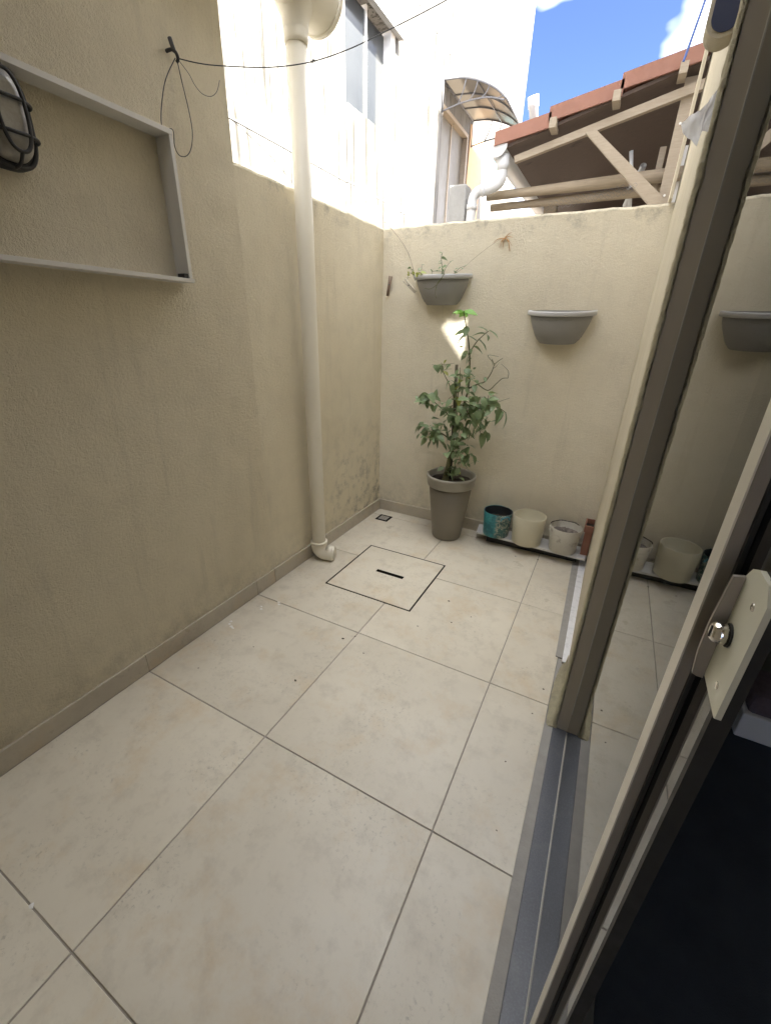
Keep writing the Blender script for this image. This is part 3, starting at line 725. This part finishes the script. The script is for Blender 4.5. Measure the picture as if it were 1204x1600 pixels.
# ================================================================== TALL POT AND PLANT
PCX, PCY = .700, 2.015
pt = thing('plant_pot', (PCX, PCY, 0), 'tall taupe plastic plant pot with soil in the back corner', 'plant pot')
part('body', lathe([(.001, .002), (.100, .002), (.106, .008), (.110, .02), (.158, .425), (.150, .425), (.104, .02), (.001, .02)], (PCX, PCY, 0), 48), 'taupe', pt)
part('rim', lathe([(.158, .420), (.168, .424), (.172, .435), (.178, .482), (.182, .488), (.182, .500), (.178, .505), (.168, .505), (.163, .498), (.157, .43)], (PCX, PCY, 0), 48), 'taupe_rim', pt)
sl = bmesh.new(); rings = []
for r_ in (.0, .05, .10, .155):
    rings.append([sl.verts.new((PCX+r_*math.cos(2*math.pi*k/28), PCY+r_*math.sin(2*math.pi*k/28), .455+random.uniform(-.006, .006)+.01*(1-r_/.155))) for k in range(28)] if r_ else [sl.verts.new((PCX, PCY, .468))])
for k in range(28): sl.faces.new((rings[0][0], rings[1][k], rings[1][(k+1) % 28]))
for A, B in zip(rings[1:], rings[2:]):
    for k in range(28): sl.faces.new((A[k], B[k], B[(k+1) % 28], A[(k+1) % 28]))
part('soil', sl, 'soil', pt)

pl_ = thing('potted_shrub', (PCX, PCY, .46), 'tall leggy green shrub tied to a stake in the taupe pot', 'shrub')
def stem(pts, r0, r1, k=5):
    P = spline(pts, k); part('stem', tube(P, [r0+(r1-r0)*i/(len(P)-1) for i in range(len(P))], 7), 'stem', pl_); return P
Y = PCY
part('stake', tube([(.682, Y+.02, .45), (.672, Y+.03, .86), (.655, Y+.035, 1.262)], [.012, .0115, .011], 8), 'stakewood', pl_)
part('stake', tube([(.690, Y+.0, .45), (.690, Y+.01, .70), (.694, Y+.015, .92)], .008, 6), 'black_metal', pl_)
part('trunk', tube(spline([(.665, Y-.03, .45), (.672, Y-.015, .56), (.682, Y+.0, .70), (.70, Y+.0, .84)], 5), [.030, .026, .022, .02, .018, .016, .015, .0145, .014, .013, .012, .0115, .011, .0105, .01, .01], 9), 'stem', pl_)
S1 = stem([(.70, Y-.01, .80), (.735, Y-.01, .97), (.765, Y-.01, 1.12), (.755, Y, 1.28), (.735, Y, 1.40), (.712, Y-.01, 1.49), (.690, Y-.015, 1.575)], .0075, .0028)
S2 = stem([(.745, Y, 1.34), (.79, Y-.01, 1.41), (.835, Y-.01, 1.455), (.86, Y-.01, 1.475)], .004, .002)
S3 = stem([(.765, Y, 1.12), (.82, Y+.01, 1.15), (.865, Y+.02, 1.17), (.90, Y+.02, 1.23), (.915, Y+.02, 1.28), (.96, Y+.03, 1.32)], .0055, .0018)
S4 = stem([(.82, Y+.01, 1.15), (.90, Y-.02, 1.12), (.95, Y-.03, 1.165), (.985, Y-.03, 1.20), (1.02, Y-.03, 1.205)], .004, .0016)
S5 = stem([(.695, Y, .86), (.62, Y-.01, .95), (.55, Y-.02, 1.0), (.49, Y-.03, 1.06)], .006, .0022)
S6 = stem([(.69, Y, 1.0), (.62, Y+.02, 1.13), (.575, Y+.02, 1.20), (.55, Y+.02, 1.27)], .004, .0018)
S7 = stem([(.72, Y, .90), (.79, Y-.03, .96), (.86, Y-.04, 1.02), (.93, Y-.05, 1.03), (1.0, Y-.06, 1.02), (1.045, Y-.06, .995)], .0055, .002)
S8 = stem([(.69, Y, .74), (.63, Y-.05, .80), (.57, Y-.08, .82), (.53, Y-.08, .79)], .006, .002)
S9 = stem([(.70, Y, .70), (.75, Y-.04, .74), (.80, Y-.06, .76)], .005, .002)
S10 = stem([(.74, Y, 1.0), (.80, Y+.0, .93), (.86, Y-.02, .88), (.89, Y-.03, .83)], .004, .0018)
S11 = stem([(.71, Y, .88), (.70, Y-.03, 1.02), (.715, Y-.04, 1.15), (.70, Y-.03, 1.25)], .005, .0018)
S12 = stem([(.70, Y, .60), (.76, Y-.05, .64), (.82, Y-.06, .655)], .004, .0016)
for q in range(14):
    rr = random.Random(40+q); b0 = rr.choice([S3, S4, S5, S6, S7, S11]); p = b0[rr.randrange(len(b0)//3, len(b0))]
    stem([p, p+Vector((rr.uniform(-.06, .06), rr.uniform(-.03, .03), rr.uniform(-.02, .06))), p+Vector((rr.uniform(-.1, .1), rr.uniform(-.05, .03), rr.uniform(0, .09)))], .002, .001, 3)
RL = random.Random(21)
def cluster(c, r, n, L_=.075, droop=.5, kind='leaf'):
    c = Vector(c)
    for i in range(int(n*1.9)):
        p = c+Vector((RL.gauss(0, r*.5), RL.gauss(0, r*.35), RL.gauss(0, r*.45))); p.y = min(p.y, 2.13)
        d = Vector((RL.uniform(-1, 1), RL.uniform(-1, .5), RL.uniform(-1.0, .7)-droop*.4)); kk = 'leaf_yel' if RL.random() < .04 else kind
        put_leaf(pl_, p, d, L_*RL.uniform(.5, 1.1), kk, RL)
def whorl(c, n, L_, kind, tilt=-.15):
    for i in range(n):
        a = 2*math.pi*i/n+RL.uniform(-.2, .2); put_leaf(pl_, c, (math.cos(a), math.sin(a)*.8, tilt+RL.uniform(-.2, .15)), L_*RL.uniform(.8, 1.15), kind, RL)
whorl((.69, Y-.015, 1.578), 7, .085, 'leaf_new', .05)
for p, d in (((.715, Y, 1.47), (-.9, -.3, -.15)), ((.72, Y, 1.45), (-.8, -.2, -.4)), ((.712, Y, 1.50), (.1, -.6, -.7)), ((.86, Y-.01, 1.475), (1, -.2, -.25)), ((.84, Y, 1.46), (.6, -.6, -.35)),
             ((.835, Y, 1.455), (-.8, -.4, .2)), ((.80, Y, 1.42), (.9, -.4, -.5)), ((.79, Y, 1.41), (-.6, -.5, .5)), ((.77, Y, 1.38), (.9, 0, -.35)), ((.85, Y-.01, 1.47), (-.5, -.4, .5))):
    put_leaf(pl_, p, d, RL.uniform(.07, .095), 'leaf', RL)
whorl((.49, Y-.03, 1.06), 7, .085, 'leaf', -.3); cluster((.50, Y-.04, 1.02), .06, 8)
cluster((.56, Y+.02, 1.26), .06, 7, .06); cluster((.57, Y-.06, .84), .10, 18, .08); cluster((.54, Y-.08, .79), .07, 10)
cluster((.80, Y-.03, 1.0), .13, 30, .08); cluster((.86, Y-.03, .92), .10, 16); cluster((.72, Y-.05, 1.12), .08, 10); cluster((.76, Y-.02, .88), .10, 12)
for p, d in (((1.0, Y-.06, 1.02), (.1, -.3, -1)), ((1.035, Y-.06, 1.0), (.5, -.2, -1)), ((.90, Y-.02, 1.07), (.3, -.4, -.7)), ((.905, Y-.03, 1.06), (-.2, -.5, -.8)), ((1.03, Y-.06, 1.0), (-.6, -.3, -1)), ((.89, Y-.03, .84), (.4, -.3, -1))):
    put_leaf(pl_, p, d, .105, 'leaf', RL)
cluster((.76, Y-.06, .72), .09, 18, .07); cluster((.80, Y-.06, .66), .07, 10, .055); cluster((.72, Y-.05, .56), .07, 12, .055); cluster((.70, Y-.05, 1.20), .06, 9, .06); cluster((.78, Y, 1.18), .08, 8, .06); cluster((.74, Y, 1.33), .05, 5, .06); cluster((.66, Y-.03, .95), .07, 9, .07); cluster((.92, Y-.03, 1.05), .06, 7, .07)

# ================================================================== BOARD, BUCKETS
bd = thing('shelf_board', (1.32, 2.09, 0), 'white board lying on a dark block of supports and shadow along the back wall under the buckets', 'board')
part('plank', prism([(.905, 2.205), (.925, 2.055), (1.69, 2.015), (1.70, 2.20)], .058, .072, XY), 'board', bd)
part('support_shadow_block', box((1.0, 2.08, 0.001), (1.64, 2.20, .0575), .002), 'black_metal', bd)  # one black block for the supports and the shadow under the board
def bucket(name, c, r0, r1, h, wall, mat, inmat, label, fill=None, fillmat=None):
    t = thing(name, c, label, 'bucket', 'buckets on the white board')
    c = Vector(c)
    part('shell', lathe([(.001, 0), (r0-.004, 0), (r0, .004), (r1, h-.003), (r1-wall*.3, h), (r1-wall, h-.002)], c, 40), mat, t)
    part('inside', lathe([(r1-wall, h-.002), (r0-wall, .008), (.001, .008)], c, 40), inmat, t)
    if fill:
        b = bmesh.new(); rr = r0+(r1-r0)*fill/h-wall-.001; n = 26; rg = []
        for q in range(1, 6): rg.append([b.verts.new(c+Vector((rr*q/5*math.cos(2*math.pi*k/n), rr*q/5*math.sin(2*math.pi*k/n), fill+random.uniform(-.012, .012)*(1 if q < 5 else .3)))) for k in range(n)])
        c0 = b.verts.new(c+Vector((0, 0, fill)))
        for k in range(n): b.faces.new((c0, rg[0][k], rg[0][(k+1) % n]))
        for A, B in zip(rg, rg[1:]):
            for k in range(n): b.faces.new((A[k], B[k], B[(k+1) % n], A[(k+1) % n]))
        part('contents', b, fillmat, t)
    return t
BZ = .072
b1 = bucket('bucket', (1.058, 2.10, BZ), .092, .104, .190, .004, 'teal', 'black_plastic', 'teal and black printed bucket, leftmost on the white board', .12, 'soil')
part('scoop_rim', tube(spline([(1.095, 2.02, BZ+.13), (1.115, 2.0, BZ+.175), (1.15, 2.02, BZ+.185), (1.155, 2.05, BZ+.15)], 5), .005, 6), 'blue_scoop', b1)
bucket('bucket', (1.285, 2.085, BZ), .103, .112, .212, .004, 'cream_bucket', 'cream_bucket', 'plain cream bucket in the middle of the three on the board')
b3 = bucket('bucket', (1.532, 2.085, BZ), .088, .103, .180, .005, 'dirty_white', 'dirty_white', 'white paint-stained bucket with grey rubble, nearest the door wall', .135, 'ash')
part('rim_crust', tube([(1.532+.101*math.cos(a), 2.085+.101*math.sin(a), BZ+.181+.002*math.sin(a*7)) for a in [R(40+6*i) for i in range(24)]], [.0022+.0015*abs(math.sin(i*1.7)) for i in range(24)], 6), 'soil', b3)
part('ear', box((1.425, 2.06, BZ+.13), (1.435, 2.09, BZ+.165), .002), 'dirty_white', b3)
tp = thing('square_planter', (1.69, 2.13, .07), 'small terracotta square planter at the end of the board', 'planter')
part('body', box((1.652, 2.075, .0725), (1.699, 2.195, .25), .002), 'terracotta', tp)
q = bmesh.new(); add_box(q, (1.643, 2.062, .25), (1.6995, 2.072, .295)); add_box(q, (1.643, 2.072, .25), (1.652, 2.205, .295)); add_box(q, (1.652, 2.196, .25), (1.6995, 2.205, .295)); part('rim', q, 'terracotta', tp)
part('soil', box((1.653, 2.073, .2505), (1.6995, 2.195, .262)), 'soil', tp)

# plastic bag scrap caught on the plaster edge
bp = [(1.681, 1.961), (1.683, 1.924), (1.684, 1.889), (1.672, 1.892), (1.669, 1.865), (1.654, 1.876), (1.638, 1.886), (1.627, 1.904), (1.64, 1.919), (1.658, 1.928), (1.669, 1.942)]
bb = bmesh.new(); f = bb.faces.new([bb.verts.new((a, .578, b)) for a, b in bp]); bmesh.ops.triangulate(bb, faces=[f]); bmesh.ops.subdivide_edges(bb, edges=bb.edges, cuts=3, use_grid_fill=True)
for v in bb.verts: v.co.y += .010*noise.noise(v.co*55)+.006*noise.noise(v.co*130)-.3*max(0, 1.68-v.co.x)
for f in bb.faces: f.smooth = True
single('plastic_bag', bb, 'bag', 'torn scrap of translucent white plastic caught on the door wall edge', 'plastic bag')

# small litter on floor
lr = random.Random(11)
for i, (x, y, s) in enumerate(((.62, .28, .010), (.70, .665, .008), (.655, .62, .012), (.80, .58, .007), (1.02, 1.2, .010), (1.10, 1.02, .008), (1.18, 1.12, .006), (1.62, .78, .007), (1.55, .35, .006), (.95, .9, .007), (.3, .35, .006), (1.60, .62, .006), (.18, .12, .005), (1.58, .1, .005), (1.25, 1.95, .008), (1.40, 1.98, .010))):
    b = bmesh.new(); bmesh.ops.create_icosphere(b, subdivisions=1, radius=s*.6)
    for v in b.verts: v.co = Vector((x, y, .0025))+Vector((v.co.x*lr.uniform(.7, 1.5), v.co.y*lr.uniform(.5, 1.1), v.co.z*.3+.001))
    o = single('debris', b, 'debris', 'tiny dark crumb of dry litter on the patio tiles', 'litter', 'crumbs on the patio floor')
for i, (x, y) in enumerate(((.10, .62), (.115, .60), (.16, .70), (.175, .685), (.06, .42), (.085, .41), (.10, .405), (.05, .44), (.50, -.70))):
    b = bmesh.new(); n = 9
    vsx = [b.verts.new((x+lr.uniform(.004, .013)*math.cos(2*math.pi*k/n), y+lr.uniform(.003, .009)*math.sin(2*math.pi*k/n), .0012)) for k in range(n)]
    c0 = b.verts.new((x, y, .0022)); [b.faces.new((vsx[k], vsx[(k+1) % n], c0)) for k in range(n)]
    single('paint_splash', b, 'paint_drop', 'small dried splash of white paint on the tiles by the left wall', 'paint splash', 'paint splashes')

# ================================================================== BEYOND THE WALLS
# white streaked building on the left
FXX = -2.0
ab = thing('apartment_building', (FXX-1, 8, 0), 'tall white streaked building in full sun beyond the left wall', 'building')
WY0, WY1, WZ0, WZ1 = 4.87, 6.14, 4.005, 5.15
DY0, DY1, DZ0, DZ1 = 8.02, 9.42, 3.0, 5.08
BY0, BY1, BZ0, BZ1 = 10.75, 11.9, 4.55, 5.30
fb = bmesh.new()
def fpiece(y0, y1, z0, z1): add_box(fb, (FXX-.25, y0, z0), (FXX, y1, z1))
ZT = 9.6; YE = 13.6
fpiece(-6, WY0, -.1, ZT); fpiece(WY0, WY1, -.1, WZ0); fpiece(WY0, WY1, WZ1, ZT); fpiece(WY1, DY0, -.1, ZT)
fpiece(DY0, DY1, -.1, DZ0); fpiece(DY0, DY1, DZ1, ZT); fpiece(DY1, BY0, -.1, ZT); fpiece(BY0, BY1, -.1, BZ0); fpiece(BY0, BY1, BZ1, ZT); fpiece(BY1, YE, -.1, ZT)
part('wall', fb, 'facade', ab)
part('end_wall', box((-9, YE-.2, -.1), (FXX-.25, YE, ZT)), 'facade', ab)
part('apron_panel', box((FXX+.0005, WY0-.005, -.05), (FXX+.03, 6.245, WZ0-.004)), 'facade', ab)
for z_, y0, y1 in ((3.215, -5, 4.86), (3.215, 4.862, 6.24), (3.215, 6.25, 10), (5.79, -5, 13.5)):
    part('string_course', box((FXX+.0005, y0, z_-.006), (FXX+(.034 if y1 == 6.24 else .006), y1, z_+.006)), 'concrete', ab)
wn = part('window', box((FXX-.10, WY0+.06, WZ0+.04), (FXX-.085, 5.455, WZ1-.05)), 'window', ab)
part('pane', box((FXX-.13, 5.485, WZ0+.04), (FXX-.115, WY1-.12, WZ1-.05)), 'window', wn)
wfb = bmesh.new()
add_box(wfb, (FXX-.14, 5.455, WZ0+.001), (FXX-.06, 5.485, WZ1-.001)); add_box(wfb, (FXX-.14, WY1-.12, WZ0+.001), (FXX-.0, WY1-.002, WZ1-.001)); add_box(wfb, (FXX-.14, WY0+.002, WZ0+.001), (FXX-.04, WY0+.06, WZ1-.001))
part('frame', wfb, 'white_paint', wn)
part('lintel', prism([(FXX+.001, WZ1-.02), (FXX+.10, WZ1-.04), (FXX+.10, WZ1+.01), (FXX+.001, WZ1+.09)], WY0-.1, 6.24, lambda a, b, h: (a, h, b)), 'concrete', wn)
dn = part('window', box((FXX-.12, DY0+.05, DZ0+.05), (FXX-.10, DY1-.06, DZ1-.06)), 'curtain', ab)
q = bmesh.new(); add_box(q, (FXX-.14, DY1-.06, DZ0), (FXX+.01, DY1-.001, DZ1-.001)); add_box(q, (FXX-.14, DY0+.001, DZ1-.06), (FXX+.01, DY1-.06, DZ1-.001)); add_box(q, (FXX-.14, DY0+.66, DZ0), (FXX-.08, DY0+.70, DZ1-.06))
part('frame', q, 'lumber', dn)
part('ochre_panel', box((FXX+.0005, 9.50, 2.4), (FXX+.02, 10.38, 5.28)), 'orange_wall', ab)
bn = part('window', box((FXX-.06, BY0+.03, BZ0+.03), (FXX-.05, BY1-.03, BZ1-.03)), 'winblue', ab)
q = bmesh.new(); add_box(q, (FXX-.07, BY0+.55, BZ0), (FXX-.03, BY0+.60, BZ1)); add_box(q, (FXX-.07, BY0, BZ0), (FXX-.03, BY0+.03, BZ1)); part('frame', q, 'white_paint', bn)
# awning on the facade
aw = thing('door_awning', (FXX, 8.75, 5.3), 'curved smoked plastic awning on iron brackets over the facade door', 'awning')
AY0, AY1, AZ = 7.92, 9.58, 5.36
prof = [(FXX+.02, AZ), (FXX+.35, AZ-.03), (FXX+.68, AZ-.13), (FXX+.95, AZ-.27), (FXX+1.13, AZ-.42)]
pp = spline([(a, 0, b) for a, b in prof], 4)
b = bmesh.new(); A = [b.verts.new((p.x, AY0, p.z)) for p in pp]; B = [b.verts.new((p.x, AY1, p.z)) for p in pp]; 
A2 = [b.verts.new((p.x, AY0, p.z+.008)) for p in pp]; B2 = [b.verts.new((p.x, AY1, p.z+.008)) for p in pp]
for k in range(len(A)-1):
    f = b.faces.new((A[k], A[k+1], B[k+1], B[k])); f.smooth = True; f = b.faces.new((A2[k], B2[k], B2[k+1], A2[k+1])); f.smooth = True
part('canopy', b, 'poly', aw)
for yy in (AY0, AY0+.55, AY0+1.1, AY1):
    rb = part('rib', tube([(p.x, yy, p.z-.012) for p in pp], .013, 6), 'iron', aw)
for yy in (AY0, AY1):
    lo = spline([(FXX+.02, yy, AZ-.42), (FXX+.4, yy, AZ-.36), (FXX+.8, yy, AZ-.36), (FXX+1.10, yy, AZ-.44)], 4)
    br = part('bracket', tube(lo, .012, 6), 'iron', aw)
    part('bracket_leg', tube([(FXX+.02, yy, AZ), (FXX+.02, yy, AZ-.44)], .013, 6), 'iron', br)
    for t_ in (.25, .45, .65, .85):
        i = int(t_*(len(lo)-1)); p = lo[i]; qx = p.x+.12; zt = AZ-.35*((qx-FXX)/1.13)**2.0
        part('scroll', tube(spline([p, (p.x+.08, yy, (p.z+zt)/2-.02), (qx, yy, zt-.02)], 4), .009, 5), 'iron', br)
part('wall_rail', tube([(FXX+.02, AY0, AZ-.01), (FXX+.02, AY1, AZ-.01)], .016, 6), 'iron', aw)
part('front_rail', tube([(FXX+1.13, AY0, AZ-.43), (FXX+1.13, AY1, AZ-.43)], .013, 6), 'iron', aw)
part('purlin_rail', tube([(FXX+.62, AY0, AZ-.125), (FXX+.62, AY1, AZ-.125)], .011, 6), 'iron', aw)

tb = thing('shadow_block', (3.2, 6.9, 0), 'unseen plain white block added behind the house to cast shade', 'building')  # added out of view to shade the carport and the awning
part('wall', box((1.95, 4.62, -.05), (4.4, 6.32, 6.0)), 'white_paint', tb)
part('wall', box((1.95, 6.322, -.05), (4.4, 8.9, 10.35)), 'white_paint', tb)
part('roof', box((1.93, 6.30, 10.351), (4.45, 8.95, 10.45)), 'roof_grey', tb)
single('garden_wall', box((1.735, 4.25, -.05), (1.93, 4.45, 2.93)), 'white_paint', 'white wall sliver seen between the carport post and the door wall', 'wall')

# carport with clay tiles
cp = thing('carport', (1.2, 5.5, 0), 'open timber carport with orange clay tile roof beyond the back wall', 'carport')
CY = 4.0
def rz(x): return 3.085+(x-.22)*.232      # roof line
sl_ = math.atan(.232)
courses = ((.20, .675), (.655, 1.20), (1.18, 1.72), (1.70, 2.25))
for ci, (x0, x1) in enumerate(courses):
    lift = .0
    for ti in range(12):
        y0 = CY-.06+ti*.30; b = bmesh.new(); n = 8; up_r, lo_r = [], []
        for k in range(n+1):
            u = k/n; yy = y0+.31*u; wz = .028*math.sin(2*math.pi*u)
            za, zb = rz(x0)+.035, rz(x1)-.005
            up_r.append((b.verts.new((x0, yy, za+wz)), b.verts.new((x1, yy, zb+wz)), b.verts.new((x0, yy, za+wz-.016)), b.verts.new((x1, yy, zb+wz-.016))))
        for A, B in zip(up_r, up_r[1:]):
            for i0, i1 in ((0, 1), (1, 3), (3, 2), (2, 0)):
                f = b.faces.new((A[i0], A[i1], B[i1], B[i0])); f.smooth = i0 in (0, 3)
        part('roof_tile', b, 'rooftile', cp)
    # verge tile with its hanging flank
    part('verge_tile', prism([(x0, rz(x0)-.055), (x1, rz(x1)-.10), (x1, rz(x1)+.005), (x0, rz(x0)+.045)], CY-.085, CY-.065, XZ), 'rooftile', cp)
    part('roof_lining', prism([(x0+.02, rz(x0+.02)-.10), (x1, rz(x1)-.10), (x1, rz(x1)-.075), (x0+.02, rz(x0+.02)-.075)], CY-.05, 7.6, XZ), 'lining', cp)
for (x, z) in ((.700, 3.135), (1.165, 3.235), (1.592, 3.325)):
    part('purlin', box((x-.028, CY-.12, z-.06), (x+.028, CY+.045, z+.01), .003), 'lumber', cp)
part('rafter', prism([(.385, 2.905), (1.90, 3.225), (1.90, 3.29), (.375, 2.955)], CY, CY+.05, XZ), 'lumber', cp)
part('brace', prism([(.965, 3.030), (1.050, 3.035), (1.64, 2.535), (1.64, 2.42), (1.60, 2.44)], CY-.045, CY-.002, XZ), 'lumber', cp)
part('post', prism([(1.635, -.05), (1.705, -.05), (1.705, 3.30), (1.62, 3.30)], CY+.052, CY+.13, XZ), 'lumber', cp)
def pole_mesh(p0, p1, r0, r1):
    P = [Vector(p0).lerp(Vector(p1), i/10) for i in range(11)]
    return tube([p+Vector((0, 0, .008*noise.noise(p*3))) for p in P], [r0+(r1-r0)*i/10+.003*noise.noise((i*.7, r0*40, 0)) for i in range(11)], 14)
part('pole', pole_mesh((.10, CY+.20, 2.715), (1.95, CY+.20, 2.732), .035, .056), 'pole', cp)
part('pole', pole_mesh((.12, CY+.30, 2.640), (1.95, CY+.30, 2.655), .031, .047), 'pole', cp)
part('back_panel', box((.62, 7.45, -.05), (3.0, 7.6, 3.55)), 'lining', cp)
part('corner_post', box((.35, 5.9, -.05), (.50, 6.05, 3.0)), 'lumber', cp)
# fixings
for x, z in ((1.665, 2.55), (1.655, 3.02)): part('bolt', tube([(x, CY+.053, z), (x, CY+.046, z)], .009, 8), 'alum', cp)
# carport gutter and pipe
cg_ = thing('carport_gutter', (.22, 5.5, 2.95), 'white half-round gutter along the carport eave with bent pipe at its end', 'gutter')
part('trough', half_gutter((.225, CY-.05, 3.035), (.225, 7.6, 3.035), .088), 'pvc_white', cg_)
part('end_cap', half_disc((.225, CY-.07, 3.035), (0, 1, 0), .093, .018), 'pvc_white', cg_)
part('collar', tube([(.268, CY+.02, 2.975), (.272, CY+.02, 2.90), (.272, CY+.02, 2.86)], [.060, .058, .050], 20), 'pvc_white', cg_)
pb = spline([(.272, CY+.02, 2.87), (.270, CY+.02, 2.81), (.245, CY+.02, 2.765), (.18, CY+.01, 2.738), (.10, CY, 2.722)], 5)
part('bend', tube(pb, .049, 20), 'pvc_white', cg_)
pb = spline([(.115, CY, 2.725), (.06, CY, 2.712), (.025, CY, 2.68), (.014, CY, 2.62), (.012, CY, 2.45), (.012, CY, 1.2)], 5)
part('drop_pipe', tube(pb, .046, 20), 'pvc_white', cg_)
part('collar', tube([(.135, CY, 2.7295), (.095, CY, 2.721)], .054, 20), 'pvc_white', cg_)
part('collar', tube([(.0135, CY, 2.615), (.0135, CY, 2.57)], .052, 20), 'pvc_white', cg_)
# concrete post
q = bmesh.new(); add_box(q, (-.235, CY-.02, -.05), (-.050, CY+.16, 2.79), .012); bmesh.ops.subdivide_edges(q, edges=[e for e in q.edges if e.calc_length() > .3], cuts=10)
for v in q.verts: v.co += Vector((noise.noise(v.co*6), 0, noise.noise(v.co*9)*.6))*.012
single('concrete_post', q, 'concrete', 'weathered grey concrete post beside the white bent pipe', 'post')
# chicken wire along the wall top
q = bmesh.new(); rr = random.Random(8)
for j in range(16):
    for i in range(2):
        x = 1.02+j*.03+(i % 2)*.015; z = 2.185+i*.026+.08*(x-1.02)/.5*.7; y = 2.47+rr.uniform(-.02, .02); s = .013
        jx = lambda: rr.uniform(-.004, .004)
        add_tube(q, [(x-s, y, z), (x+jx(), y+jx(), z+s), (x+s, y, z+jx()), (x+jx(), y, z-s)], .0011, 4, closed=True)
single('chicken_wire', q, 'iron', 'crumpled strip of chicken wire along the top of the back wall', 'wire mesh')
# stored pipes under the carport
single('stored_pipe', tube([(1.328, 4.3, 2.96), (1.36, 4.32, 2.82), (1.41, 4.34, 2.55)], .016, 10), 'pvc_white', 'thin pale pipe standing upright behind the poles', 'pipe')
q = bmesh.new(); add_tube(q, [(1.452, 4.25, 2.83), (1.36, 4.6, 2.62)], .026, 14, cap=False); add_tube(q, [(1.452, 4.25, 2.83), (1.36, 4.6, 2.62)], .021, 14, cap=False)
single('stored_pipe', q, 'pvc_white', 'short open-ended pipe lying tilted behind the poles', 'pipe')
q = bmesh.new(); add_box(q, (1.55, 4.25, 2.62), (1.60, 4.33, 2.945), .004)
single('stored_plank', q, 'lumber', 'pale squared plank end standing beside the carport post', 'plank')
# white vent on the far side of the roof
q = tube([(.10, 6.1, 3.6), (.03, 6.0, 4.02), (.028, 6.0, 4.03), (.012, 5.97, 4.13)], [.055, .055, .066, .066], 16); 
single('roof_vent_pipe', q, 'pvc_white', 'white vent pipe rising behind the carport roof', 'pipe')
for k_, (p0, p1, p2) in enumerate((((.42, 4.6, 3.36), (.50, 4.6, 3.30), (.64, 4.6, 3.33)), ((.40, 4.6, 3.34), (.48, 4.6, 3.29), (.56, 4.6, 3.285)))):
    single('wire_scrap', tube(spline([p0, p1, p2], 4), .006, 5), 'pvc_white', ('longer bent white wire lying on the carport roof', 'shorter bent white wire lower on the carport roof')[k_], 'wire', 'white wires on the carport roof')
single('power_cable', tube(spline([(1.58, 3.6, 3.22), (1.588, 3.6, 3.265), (1.605, 3.6, 3.379), (1.625, 3.6, 3.514), (1.66, 3.6, 3.8), (1.71, 3.5, 4.3)], 5), .008, 7), 'cable_blue', 'dark blue cable dropping to the carport roof', 'cable')
